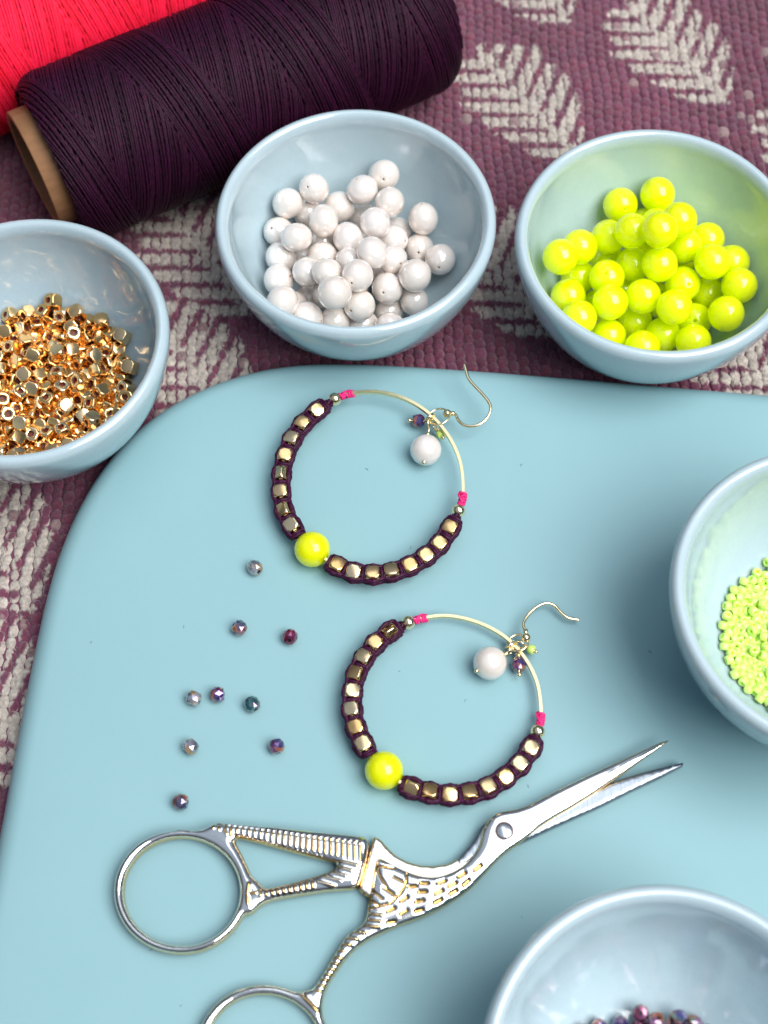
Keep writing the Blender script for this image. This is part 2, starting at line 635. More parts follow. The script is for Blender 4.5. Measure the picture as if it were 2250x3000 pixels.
X0, X1, Y0, Y1 = -205, 190, -175, 275
rug = tag(link("rug", mesh_from("rug", [(X0, Y0, -3.5), (X1, Y0, -3.5), (X1, Y1, -3.5), (X0, Y1, -3.5),
                                       (X0, Y0, -0.55), (X1, Y0, -0.55), (X1, Y1, -0.55), (X0, Y1, -0.55)],
                                [(4, 5, 6, 7), (3, 2, 1, 0), (0, 1, 5, 4), (1, 2, 6, 5), (2, 3, 7, 6), (3, 0, 4, 7)], False), m_rug_base),
          "mauve woven rug printed with cream fern leaves under everything", "rug", kind="structure")

LEAVES = [U(*Q([p])[0], 0)[:2] for p in ((1135, 218), (1457, 105), (1125, -62), (1462, -190), (440, 545), (415, 800), (1078, 585), (1640, 800),
                                         (-25, 1150), (-15, 1510), (1790, 330), (-170, 620))]


def leaf_print(x, y):
    """How much cream fern print lies at rug points x, y (0..1)."""
    out = np.zeros_like(x)
    wob = 0.5 * np.sin(x * 1.9 + y * 0.7) + 0.4 * np.sin(y * 2.3 - x * 0.9)
    for cx, cy in LEAVES:
        dx, dy = x - cx, y - cy
        m = (np.abs(dx) < 26) & (np.abs(dy) < 26)
        if not m.any():
            continue
        u, v, w = dx[m], dy[m], wob[m]
        a = math.radians(-57)                                   # the stem runs down to the right
        s = u * math.cos(a) + v * math.sin(a)
        t = -u * math.sin(a) + v * math.cos(a)
        env = (s / 22.0) ** 2 + (t / (14.0 - 0.16 * s + w * 0.8)) ** 2
        below = t < 0
        ph1 = (v + 0.06 * u + 0.25 * w) / 5.0
        ph2 = (u - 0.42 * v + 0.25 * w) / 5.6
        ph = np.where(below, ph1, ph2) % 1.0
        band = np.abs(ph - 0.5) < 0.37 - 0.10 * np.clip(env, 0, 1)
        stem = np.abs(t + 0.2 * w) < 1.1
        row_ = np.sin(np.floor(np.where(below, ph1, ph2)) * 2.4 + 1.3) * 0.12
        val = ((env + row_ < 1.0) & (band | stem)).astype(float)
        out[m] = np.maximum(out[m], val)
    return out


def build_rug_stitches():
    px_, py_ = 2.5, 2.7
    cols_ = np.arange(X0 + 2, X1 - 2, px_)
    rows_ = np.arange(Y0 + 2, Y1 - 2, py_)
    gx, gy = np.meshgrid(cols_, rows_)
    gy = gy + (np.arange(len(cols_)) % 2)[None, :] * py_ * 0.5
    gx = gx + 0.35 * np.sin(gy * 0.21) + rng.normal(0, 0.10, gx.shape)
    gy = gy + rng.normal(0, 0.14, gy.shape)
    gx, gy = gx.ravel(), gy.ravel()
    hidden = (gx > -55) & (gx < 168) & (gy > -168) & (gy < 12)   # nothing under the tray's middle shows
    gx, gy = gx[~hidden], gy[~hidden]
    n = len(gx)
    sides, rings = 8, 4
    base = []
    for i, e in enumerate((0.0, 0.32, 0.60, 0.86)):
        for k in range(sides):
            t = 2 * math.pi * (k + 0.5 * i) / sides
            base.append((1.34 * math.cos(e * 1.4) * math.cos(t), 1.85 * math.cos(e * 1.4) * math.sin(t), math.sin(e * 1.45)))
    base.append((0, 0, 1.0))
    base = np.array(base)
    nb_ = len(base)
    quads = []
    for r in range(rings - 1):
        for k in range(sides):
            k2 = (k + 1) % sides
            quads += [(r * sides + k, r * sides + k2, (r + 1) * sides + k), (r * sides + k2, (r + 1) * sides + k2, (r + 1) * sides + k)]
    for k in range(sides):
        quads.append(((rings - 1) * sides + k, (rings - 1) * sides + (k + 1) % sides, nb_ - 1))
    quads = np.array(quads)
    sc = rng.normal(1, 0.09, (n, 1))
    lean = rng.normal(0.12, 0.10, (n, 1))
    zz = base[None, :, 2] * rng.normal(0.66, 0.10, (n, 1))
    wx = gx[:, None] + base[None, :, 0] * sc + rng.normal(0, 0.06, (n, nb_))
    wy = gy[:, None] + base[None, :, 1] * sc + lean * zz
    wz = -0.48 + zz + rng.normal(0, 0.04, (n, nb_))
    V = np.stack([wx, wy, wz], -1).reshape(-1, 3)
    F = (quads[None] + (np.arange(n) * nb_)[:, None, None]).reshape(-1, 3)
    me = fast_mesh("stitch", V, F)
    jx, jy = V[:, 0] + rng.normal(0, 0.12, len(V)), V[:, 1] + rng.normal(0, 0.12, len(V))
    lf = leaf_print(jx, jy)
    wear = np.repeat(rng.random(n), nb_)
    lf = np.where((wear > 0.97) & (lf > 0), 0.35, lf) * np.clip(rng.normal(0.93, 0.10, len(V)), 0, 1)
    specks = (np.repeat(rng.random(n), nb_) > 0.985) * 0.35
    lf = np.clip(lf + specks, 0, 1)
    k = np.repeat(rng.normal(1.0, 0.09, n) + 0.10 * np.sin(gx * 0.11 + 0.4 * np.sin(gy * 0.07)), nb_)
    hue = np.repeat(rng.random(n), nb_)
    mauve = np.stack([0.168 * k * (0.96 + 0.12 * hue), 0.040 * k, 0.080 * k * (1.06 - 0.12 * hue)], -1)
    cream = np.stack([0.56 * (0.6 + 0.4 * k), 0.51 * (0.6 + 0.4 * k), 0.44 * (0.6 + 0.4 * k)], -1)
    c = mauve * (1 - lf[:, None]) + cream * lf[:, None]
    c = np.c_[np.clip(c, 0.01, 0.9), np.ones(len(c))]
    ca_ = me.color_attributes.new("yarn", 'FLOAT_COLOR', 'POINT')
    ca_.data.foreach_set("color", c.astype(np.float32).ravel())
    o = link("stitch", me, m_rug, rug)
    o["kind"] = "stuff"
    # loose fibres standing off the yarn
    nf = 160000
    idx = rng.integers(0, len(V), nf)
    p = V[idx] + rng.normal(0, 0.25, (nf, 3)) * [1, 1, 0.3]
    ang_ = rng.random(nf) * 6.283
    ln_ = rng.uniform(0.5, 1.5, nf)
    dr_ = np.c_[np.cos(ang_) * ln_, np.sin(ang_) * ln_, rng.uniform(0.05, 0.7, nf)]
    sd = np.c_[-np.sin(ang_), np.cos(ang_), np.zeros(nf)] * 0.035
    FV = np.stack([p - sd, p + sd, p + dr_], 1).reshape(-1, 3)
    me2 = fast_mesh("yarn_fibre", FV, np.arange(nf * 3).reshape(-1, 3), False)
    ca2 = me2.color_attributes.new("yarn", 'FLOAT_COLOR', 'POINT')
    cc = np.repeat(np.clip(c[idx] * [1.15, 1.15, 1.15, 1], 0, 1), 3, 0)
    ca2.data.foreach_set("color", cc.astype(np.float32).ravel())
    o2 = link("yarn_fibre", me2, m_rug, rug)
    o2["kind"] = "stuff"
    return o


build_rug_stitches()

# ------------------------------------------------------------------ tray
def offset_ring(P, d):
    T = np.roll(P, -1, 0) - np.roll(P, 1, 0)
    T /= np.linalg.norm(T, axis=1)[:, None]
    N = np.c_[-T[:, 1], T[:, 0]]
    return P + N * d


def build_tray():
    pts = Q([(-28, 1930), (0, 1800), (40, 1575), (80, 1375), (108, 1245), (140, 1155), (188, 1055), (255, 962), (340, 888), (430, 842), (520, 808),
             (605, 789), (700, 785), (800, 788), (900, 794), (1050, 804), (1200, 816), (1430, 836), (1659, 855)])
    W = np.array([U(x, y, 6.0)[:2] for x, y in pts])
    dl = unit(W[0] - W[2])
    dr = unit(W[-1] - W[-4])
    left = [W[0] + dl * s for s in (85, 60, 40, 20)]
    right = [W[-1] + dr * s for s in (10, 22, 34)]
    # the two hidden corners on the near and right side, rounded the same way
    A, B = left[0], right[-1]
    Rr = 40.0
    br = B + dl * 215.0
    corner1 = [B + dr * Rr * math.sin(t) + dl * Rr * (1 - math.cos(t)) for t in np.linspace(0.2, math.pi / 2, 7)]
    bot = A + dl * Rr
    corner2 = [A + dl * Rr * math.sin(t) + dr * Rr * (1 - math.cos(t)) for t in np.linspace(math.pi / 2, 0.2, 7)]
    far = corner1[-1]
    depth = (corner2[0] - far) @ dl
    corner3 = [far + dl * (depth - Rr * (1 - math.sin(t))) - dr * Rr * (1 - math.cos(t)) for t in np.linspace(0.0, math.pi / 2, 7)]
    loop = np.array(left + list(W) + right + corner1 + corner3 + corner2)
    d = np.r_[0, np.cumsum(np.linalg.norm(np.diff(np.vstack([loop, loop[:1]]), axis=0), axis=1))]
    s_ = np.linspace(0, d[-1], 401)[:-1]
    closed_ = np.vstack([loop, loop[:1]])
    loop = np.c_[np.interp(s_, d, closed_[:, 0]), np.interp(s_, d, closed_[:, 1])]
    for _ in range(25):
        loop = 0.5 * loop + 0.25 * (np.roll(loop, 1, 0) + np.roll(loop, -1, 0))
    # orientation: make inward positive
    area = 0.5 * np.sum(loop[:, 0] * np.roll(loop[:, 1], -1) - np.roll(loop[:, 0], -1) * loop[:, 1])
    if area < 0:
        loop = loop[::-1]
    prof = [(3.0, 0.25), (1.2, 0.9), (0.2, 2.6), (0.0, 4.6)]
    for t in np.linspace(0.15, 1, 9):
        a = t * math.pi / 2
        prof.append((5.2 * (1 - math.cos(a)), 4.6 + 5.25 * math.sin(a)))
    prof += [(8.0, 9.95), (12.0, 10.0), (16.0, 10.0)]
    n = len(loop)
    V = []
    for o, z in prof:
        V.append(np.c_[offset_ring(loop, o), np.full(n, z)])
    V = np.vstack(V)
    F = []
    for r in range(len(prof) - 1):
        for i in range(n):
            j = (i + 1) % n
            F.append((r * n + i, r * n + j, (r + 1) * n + j, (r + 1) * n + i))
    k0 = len(V)
    V = np.vstack([V, [[*loop.mean(0), 10.0]], [[*loop.mean(0), 0.25]]])
    for i in range(n):
        j = (i + 1) % n
        F.append(((len(prof) - 1) * n + i, (len(prof) - 1) * n + j, k0))
        F.append((j, i, k0 + 1))
    return tag(link("tray", mesh_from("tray", V, F), m_tray), "large pale blue tray with rounded corner carrying earrings and scissors", "tray")


build_tray()

# ------------------------------------------------------------------ bowls
H = 33.0
PROFILE = [(0, 1.2), (10.5, 1.2), (11.2, 0.1), (13.6, 0.1), (14.6, 1.4), (18.8, 3.6), (23.4, 7.4), (27.2, 12.4), (29.9, 17.6), (31.4, 22.0), (31.95, 25.0),
           (31.7, 26.2), (31.0, 26.85), (30.1, 26.95), (29.3, 26.4), (28.75, 25.2), (28.45, 23.2), (27.6, 19.8), (25.8, 15.4), (23.0, 11.0), (19.2, 7.4), (14.0, 4.9), (8.0, 3.7), (0, 3.4)]
PROFILE = [(r, z * 33.0 / 27.0) for r, z in PROFILE]
prof_s = spline(np.array(PROFILE[1:-1]), 5)
prof_s = [(0, 1.47)] + [tuple(p) for p in prof_s] + [(4.0, 4.2), (0, 4.155)]
bowl_v, bowl_f = lathe(prof_s, 96)
bowl_me = mesh_from("ceramic_bowl", bowl_v, bowl_f)
INNER = np.array([p for p in PROFILE[13:]])[::-1]              # (r, z) from the middle of the floor up to the lip
INNER = np.vstack([INNER, [(60.0, 40.0)]])


def bowl(center, base_z, label, material=None):
    me = bowl_me.copy()
    o = link("ceramic_bowl", me, material or m_bowl, None, (center[0], center[1], base_z))
    o.rotation_euler.z = rng.random() * 6.28
    return tag(o, label, "bowl", "small pale blue bowls")


C_PEARL, C_NEON, C_GOLD, C_SEED, C_DARK = (-4.75, 63.4), (62.9, 55.1), (-77.7, 33.8), (86.1, -35.8), (45.1, -120.8)
RUGZ = 0.15


def wall_clear(p, center, base_z):
    """Distance of points p from the inside of a bowl (negative when through the wall)."""
    p = np.atleast_2d(p)
    rho = np.hypot(p[:, 0] - center[0], p[:, 1] - center[1])
    z = p[:, 2] - base_z
    best = np.full(len(p), 1e9)
    for (r0, z0), (r1, z1) in zip(INNER[:-1], INNER[1:]):
        ex, ez = r1 - r0, z1 - z0
        L = math.hypot(ex, ez)
        t = np.clip(((rho - r0) * ex + (z - z0) * ez) / (L * L), 0, 1)
        dx, dz = rho - (r0 + t * ex), z - (z0 + t * ez)
        d = np.hypot(dx, dz)
        sgn = np.where((dx * (-ez) + dz * ex) >= 0, 1.0, -1.0)   # inward side of the wall
        m = d < np.abs(best)
        best = np.where(m, d * sgn, best)
    return best


def wall_normal(p, center, base_z):
    e = 0.02
    g = np.zeros_like(p)
    for k in range(3):
        d = np.zeros(3)
        d[k] = e
        g[:, k] = wall_clear(p + d, center, base_z) - wall_clear(p - d, center, base_z)
    return g / np.maximum(np.linalg.norm(g, axis=1), 1e-9)[:, None]


def drop_along_ray(spots, center, base_z, filler=()):
    """spots: (px, py, r) in photo pixels, lowest first. Each ball goes back along its line of sight until it touches the bowl or a ball already lying there."""
    placed = []
    for px, py, r in spots:
        d = unit(ray(px, py))
        ts = np.arange(210.0, 460.0, 0.12)
        P = CAM + ts[:, None] * d
        wc = wall_clear(P, center, base_z)
        rho = np.hypot(P[:, 0] - center[0], P[:, 1] - center[1])
        for slack, touch in ((0.0, 0.985), (0.15, 0.95), (0.35, 0.90), (0.6, 0.86)):
            ok = (wc >= r - slack) & (rho < 30.0 - r + slack)
            tmax = 1e9
            for q, rq, tq in placed:
                ok &= np.linalg.norm(P - q, axis=1) >= (r + rq) * touch
                qx, qy = proj(q)
                if math.hypot(qx - px, qy - py) < 0.80 * (r + rq) * FPX / tq:
                    tmax = min(tmax, tq - 0.2)
            k = np.nonzero(ok & (ts < tmax))[0]
            if len(k):
                break
        if len(k) == 0:
            continue
        t = ts[k[-1]]
        placed.append((CAM + t * d, r, t))
    for px, py, r in filler:                                 # balls lying behind, wherever there is still room
        d = unit(ray(px, py))
        ts = np.arange(210.0, 460.0, 0.15)
        P = CAM + ts[:, None] * d
        ok = wall_clear(P, center, base_z) >= r
        front = 1e9
        for q, rq, tq in placed:
            ok &= np.linalg.norm(P - q, axis=1) >= (r + rq) * 0.93
            qx, qy = proj(q)
            if math.hypot(qx - px, qy - py) < 0.7 * (r + rq) * FPX / tq:
                front = min(front, tq)
        k = np.nonzero(ok & (ts > front))[0]
        if len(k):
            placed.append((CAM + ts[k[-1]] * d, r, ts[k[-1]]))
    return placed


def settle(n, r, center, base_z, seed, top=40.0, spread=16.0, iters=260):
    """Let n balls of radius r fall into a bowl and come to rest."""
    g = np.random.default_rng(seed)
    a, q = g.random(n) * 2 * np.pi, np.sqrt(g.random(n)) * spread
    p = np.c_[center[0] + q * np.cos(a), center[1] + q * np.sin(a), base_z + 8 + g.random(n) * top]
    for it in range(iters):
        p[:, 2] -= 0.45 if it < iters * 0.6 else 0.12
        for _ in range(2):
            d = p[:, None, :] - p[None, :, :]
            D2 = np.einsum('ijk,ijk->ij', d, d)
            np.fill_diagonal(D2, 1e9)
            i, j = np.nonzero(D2 < (2 * r) ** 2)
            if len(i):
                L = np.sqrt(D2[i, j])
                push = (d[i, j] / np.maximum(L, 1e-6)[:, None]) * ((2 * r - L) * 0.5)[:, None]
                cnt = np.bincount(i, minlength=n).astype(float)
                acc = np.zeros_like(p)
                for k in range(3):
                    acc[:, k] = np.bincount(i, push[:, k], minlength=n)
                p += acc / np.maximum(cnt, 1)[:, None] * 1.3
            c = wall_clear(p, center, base_z)
            m = c < r
            if m.any():
                p[m] += wall_normal(p[m], center, base_z) * (r - c[m])[:, None]
    return p


# ------------------------------------------------------------------ beads: shared meshes
def drilled_ball(r, hole, n=28, m=16, squash=1.0):
    t0 = math.asin(hole / r)
    prof = [(hole * 0.9, -r * 0.35), (hole, -r * math.cos(t0) * squash + 0.05)]
    prof += [(r * math.sin(t), -r * math.cos(t) * squash) for t in np.linspace(t0 + 0.03, math.pi - t0 - 0.03, m)]
    prof += [(hole, r * math.cos(t0) * squash - 0.05), (hole * 0.9, r * 0.35), (0, r * 0.35)]
    prof = [(0, -r * 0.35)] + prof
    return lathe(prof, n)


def ball_mesh(name, r, hole, materials, squash=1.0, n=28, m=16):
    v, f = drilled_ball(r, hole, n, m, squash)
    me = mesh_from(name, v, f)
    for x in materials:
        me.materials.append(x)
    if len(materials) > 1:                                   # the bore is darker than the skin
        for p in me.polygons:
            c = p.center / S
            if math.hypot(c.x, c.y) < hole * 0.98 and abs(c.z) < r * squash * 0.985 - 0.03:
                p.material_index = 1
    return me


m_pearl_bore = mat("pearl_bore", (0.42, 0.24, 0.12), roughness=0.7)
pearl_meshes = [ball_mesh("pearl", 3.4, 0.25, [m_pearl, m_pearl_bore], q) for q in (1.0, 1.07, 0.93)]
neon_mesh = ball_mesh("neon_bead", 3.95, 0.40, [m_neon], 1.0, 32, 18)


def rand_rot(o, g=rng):
    q = g.normal(size=4)
    o.rotation_mode = 'QUATERNION'
    o.rotation_quaternion = Quaternion(q / np.linalg.norm(q))


def z_axis_rot(o, d):
    o.rotation_mode = 'QUATERNION'
    o.rotation_quaternion = Vector(d).to_track_quat('Z', 'Y')


def cube_bead_mesh():
    """Cornerless gold cube with a bore along x."""
    bm = bmesh.new()
    bmesh.ops.create_cube(bm, size=2.9)
    bmesh.ops.bevel(bm, geom=bm.verts[:], offset=0.80, segments=1, affect='VERTICES', profile=0.5)
    bmesh.ops.bevel(bm, geom=bm.edges[:], offset=0.30, segments=3, affect='EDGES', profile=0.6)
    bm.faces.ensure_lookup_table()
    ends = [f for f in bm.faces if abs(f.normal.x) > 0.995 and f.calc_area() > 1.0]
    for f in ends:
        bmesh.ops.inset_individual(bm, faces=[f], thickness=0.58, depth=0.0)
    ends = [f for f in bm.faces if f.is_valid and abs(f.normal.x) > 0.995 and abs(f.calc_center_median().y) < 0.01
            and abs(f.calc_center_median().z) < 0.01]
    for f in ends:
        sgn = 1 if f.normal.x > 0 else -1
        r = bmesh.ops.extrude_discrete_faces(bm, faces=[f])
        for nf in r["faces"]:
            for v in nf.verts:
                v.co.x -= sgn * 0.8
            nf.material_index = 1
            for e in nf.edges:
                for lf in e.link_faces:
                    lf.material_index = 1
    for v in bm.verts:
        v.co *= S
    me = bpy.data.meshes.new("cube_bead")
    bm.to_mesh(me)
    bm.free()
    me.materials.append(m_gold)
    me.materials.append(m_gold_hole)
    me.polygons.foreach_set("use_smooth", [p.material_index == 0 for p in me.polygons])
    return me


cube_mesh = cube_bead_mesh()


def faceted_bead(r=1.5, n=9, hole=0.42):
    rings = [(hole * 0.8, -0.55 * r, 0), (hole, -0.86 * r, 0), (0.70 * r, -0.80 * r, 0.0), (0.97 * r, -0.28 * r, 0.5), (0.97 * r, 0.28 * r, 0.0), (0.70 * r, 0.80 * r, 0.5), (hole, 0.86 * r, 0.5), (hole * 0.8, 0.55 * r, 0.5)]
    V, F, fm = [], [], []
    for rr, z, off in rings:
        for k in range(n):
            t = 2 * math.pi * (k + off) / n
            V.append((rr * math.cos(t), rr * math.sin(t), z))
    for i in range(len(rings) - 1):
        o0, o1 = rings[i][2], rings[i + 1][2]
        for k in range(n):
            k2 = (k + 1) % n
            a, b, c, d = i * n + k, i * n + k2, (i + 1) * n + k2, (i + 1) * n + k
            if o0 == o1:
                F.append((a, b, c, d))
            elif o0 < o1:
                F += [(a, b, d), (b, c, d)]
            else:
                F += [(a, b, c), (a, c, d)]
            while len(fm) < len(F):
                fm.append(1 if i in (0, len(rings) - 2) else 0)
    F.append(tuple(range(n))[::-1])
    F.append(tuple((len(rings) - 1) * n + k for k in range(n)))
    fm += [1, 1]
    return np.array(V), F, fm


facet_meshes = {}
for key, mm in m_crystal.items():
    v, f, fm = faceted_bead()
    me = mesh_from("faceted_bead", v, f, False)
    me.materials.append(mm)
    me.materials.append(m_bore)
    me.polygons.foreach_set("material_index", fm)
    facet_meshes[key] = me


def seed_mesh():
    """Short clear glass tube bead, rounded, lined with neon yellow."""
    ro, ri, h = 1.03, 0.28, 0.76
    prof = []
    for t in np.linspace(0, 2 * np.pi, 15)[:-1]:
        cx = (ro + ri) / 2
        ex = (ro - ri) / 2
        c, s = math.cos(t), math.sin(t)
        prof.append((cx + ex * math.copysign(abs(c) ** 0.75, c), h * math.copysign(abs(s) ** 0.75, s)))
    prof.append(prof[0])
    v, f = lathe(prof, 14)
    g = lathe([(0.60, -0.50), (0.60, 0.50), (0.34, 0.62), (0.26, 0.66), (0.26, -0.66), (0.34, -0.62), (0.60, -0.50)], 12)
    V, F = join([(v, f), g])
    me = mesh_from("seed_bead", V, F)
    me.materials.append(m_seed_glass)
    me.materials.append(m_seed_core)
    me.polygons.foreach_set("material_index", [0] * len(f) + [1] * len(g[1]))
    return me


seed_me = seed_mesh()

# ------------------------------------------------------------------ bowl of pearls
chip_pt = min((U(892, 992, z) for z in np.arange(20.0, 33.0, 0.1)),
              key=lambda p: abs(math.hypot(p[0] - C_PEARL[0], p[1] - C_PEARL[1]) - np.interp((p[2] - RUGZ) * 27 / 33, [12.4, 17.6, 22.0, 25.0, 26.2, 26.85], [27.2, 29.9, 31.4, 31.95, 31.7, 31.0])))
b = bowl(C_PEARL, RUGZ, "small pale blue glazed bowl full of white pearls", None)
b.rotation_euler.z = 0
b.data.materials.clear()
b.data.materials.append(bowl_material((chip_pt[0] - C_PEARL[0], chip_pt[1] - C_PEARL[1], chip_pt[2] - RUGZ)))
Z2 = zoomer(600, 300, 0.5425)
pearl_low = [(560, 600), (740, 850), (915, 915), (690, 960), (640, 745), (850, 615), (800, 1000), (860, 760), (1000, 960)]
pearl_mid = [(400, 700), (410, 840), (400, 960), (570, 1060), (1040, 700), (1160, 790), (1015, 850), (850, 1205), (835, 1095), (700, 1185), (548, 1165), (995, 1130), (1000, 1215)]
pearl_top = [(447, 545), (590, 465), (968, 393), (850, 472), (727, 565), (997, 540), (640, 640), (920, 650), (1180, 628), (495, 730), (775, 735), (905, 812), (1272, 848),
             (635, 835), (552, 915), (825, 935), (700, 1028), (985, 1005), (1135, 935), (1132, 1075), (420, 1075)]
spots = [(x, y, 3.55 + 0.3 * rng.random()) for x, y in Z2(pearl_low + pearl_mid + pearl_top)]
for p, r, t in drop_along_ray(spots, C_PEARL, RUGZ, [(x, y, 3.5) for x, y in Z2([(a, b_) for b_ in range(560, 1200, 60) for a in range(420, 1200, 60)])]):
    o = link("pearl", pearl_meshes[rng.integers(3)], None, None, p)
    o.scale = [r / 3.4 * k for k in rng.normal(1, 0.025, 3)]
    rand_rot(o)
    tag(o, "white drilled pearl heaped in the bowl beside the purple spool", "pearl", "pearls heaped in the bowl")

# ------------------------------------------------------------------ bowl of neon beads
bowl(C_NEON, RUGZ, "small pale blue glazed bowl of large neon yellow beads")
Z3 = zoomer(1450, 350, 0.4822)
neon_pts = [(1000, 1100), (780, 1050), (1290, 1060), (1210, 1220), (850, 1230), (1020, 1310), (505, 960), (680, 860), (840, 880), (1440, 870), (690, 715), (1290, 730), (445, 1075), (690, 1320),
            (1140, 1000), (1150, 770), (835, 678), (762, 520), (515, 775), (988, 455), (1120, 610), (398, 835), (1003, 672), (1485, 1010), (1320, 865), (1000, 880),
            (680, 960), (900, 1075), (700, 1110), (1090, 1140), (510, 1205), (895, 1390), (1205, 1350), (1405, 1180)]
for p, r, t in drop_along_ray([(x, y, 4.15) for x, y in Z3(neon_pts)], C_NEON, RUGZ,
                                [(x, y, 4.0) for x, y in Z3([(a, b_) for b_ in range(640, 1400, 70) for a in range(420, 1480, 70)])]):
    o = link("neon_bead", neon_mesh, None, None, p)
    o.scale = [r / 3.95] * 3
    rand_rot(o)
    tag(o, "round neon yellow stone bead heaped in its own bowl on the rug", "bead", "neon yellow beads in the bowl")

# ------------------------------------------------------------------ bowl of gold cubes
bowl(C_GOLD, RUGZ, "small pale blue glazed bowl heaped with gold cube beads")
gp = settle(245, 1.90, C_GOLD, RUGZ, 3, 75.0, 17.0)
for p in gp:
    o = link("gold_cube_bead", cube_mesh, None, None, p)
    rand_rot(o)
    o.scale = [1.09] * 3
    tag(o, "small faceted gold cube bead in the heap filling a bowl", "bead", "gold cube beads heaped in the bowl")

# ------------------------------------------------------------------ bowl of neon seed beads
bowl(C_SEED, TRAY + 0.02, "small pale blue glazed bowl of tiny neon yellow seed beads")
spn = settle(720, 1.0, C_SEED, TRAY + 0.02, 5, 70.0, 14.0)
inview = []
for i, p in enumerate(spn):
    x, y = proj(p)
    above = np.sum((np.hypot(spn[:, 0] - p[0], spn[:, 1] - p[1]) < 1.5) & (spn[:, 2] > p[2] + 1.0))
    inview.append((0 if x < 2265 else 1, above, i))
inview.sort()
indiv = set(i for a, b_, i in inview[:290])
seed_v = np.empty(len(seed_me.vertices) * 3)
seed_me.vertices.foreach_get("co", seed_v)
seed_v = seed_v.reshape(-1, 3) / S
seed_f = [tuple(p.vertices) for p in seed_me.polygons]
seed_mi = [p.material_index for p in seed_me.polygons]
rest = []
for i, p in enumerate(spn):
    q = rng.normal(size=4)
    q = Quaternion(q / np.linalg.norm(q))
    if i in indiv:
        o = link("seed_bead", seed_me, None, None, p)
        o.rotation_mode = 'QUATERNION'
        o.rotation_quaternion = q
        tag(o, "tiny neon yellow lined glass seed bead in the heap filling a bowl", "bead", "neon seed beads heaped in the bowl")
    else:
        R_ = np.array(q.to_matrix())
        rest.append((seed_v @ R_.T + p, seed_f))
if rest:
    V, F = join(rest)
    me = mesh_from("seed_bead_heap", V, F)
    me.materials.append(m_seed_glass)
    me.materials.append(m_seed_core)
    me.polygons.foreach_set("material_index", seed_mi * len(rest))
    tag(link("seed_bead_heap", me), "deeper mass of neon yellow seed beads filling the bowl", "beads", None, "stuff")

# ------------------------------------------------------------------ bowl of dark crystals
bowl(C_DARK, TRAY + 0.02, "small pale blue glazed bowl with a few dark faceted beads")
ZB = zoomer(1400, 2550, 0.5124)
dark_pts = [(930, 890), (815, 880), (1090, 895), (690, 895), (930, 815), (1145, 845), (1235, 875), (1020, 858), (600, 930), (760, 960), (880, 970), (1000, 950), (1170, 940), (1310, 930),
            (680, 1010), (830, 1050), (960, 1040), (1100, 1020), (1240, 1000)]
for k, (p, r, t) in enumerate(drop_along_ray([(x, y, 1.62) for x, y in ZB(dark_pts)], C_DARK, TRAY + 0.02)):
    o = link("faceted_bead", facet_meshes["violet" if k % 4 else "red"], None, None, p)
    o.scale = [1.08] * 3
    rand_rot(o)
    tag(o, "dark iridescent violet faceted glass bead lying inside a pale blue bowl", "bead", "dark faceted beads in the bowl")

# ------------------------------------------------------------------ loose crystals on the tray
ZS = zoomer(480, 1600, 0.3707)
loose = [((720, 170), "grey", "clear smoky faceted bead with golden glint near the upper hoop's neon bead"),
         ((595, 645), "blue", "loose faceted bead with mirror bright facet above dark blue"),
         ((997, 715), "red", "loose ruby red faceted bead lying on the tray"),
         ((235, 1203), "grey", "colourless smoky faceted bead right next to a plum banded bead"),
         ((425, 1173), "violet", "loose plum faceted bead with lilac band beside the colourless one"),
         ((698, 1250), "teal", "loose teal green faceted bead standing on the tray"),
         ((210, 1585), "grey", "pale silvery faceted bead with dark ends lying on the tray"),
         ((890, 1582), "violet", "loose dark brown violet faceted bead with small white facet"),
         ((135, 2022), "blue", "loose faceted bead half orange half deep blue beside the scissor ring")]
for (xy, key, lab) in loose:
    x, y = ZS([xy])[0]
    p = U(x, y, TRAY + 1.62)
    o = link("faceted_bead", facet_meshes[key], None, None, p)
    a = rng.random() * 6.28
    z_axis_rot(o, (math.cos(a), math.sin(a), 0.25 * rng.normal()))
    o.scale = [1.14, 1.14, 1.1]
    tag(o, lab, "bead", "loose faceted beads on the tray")


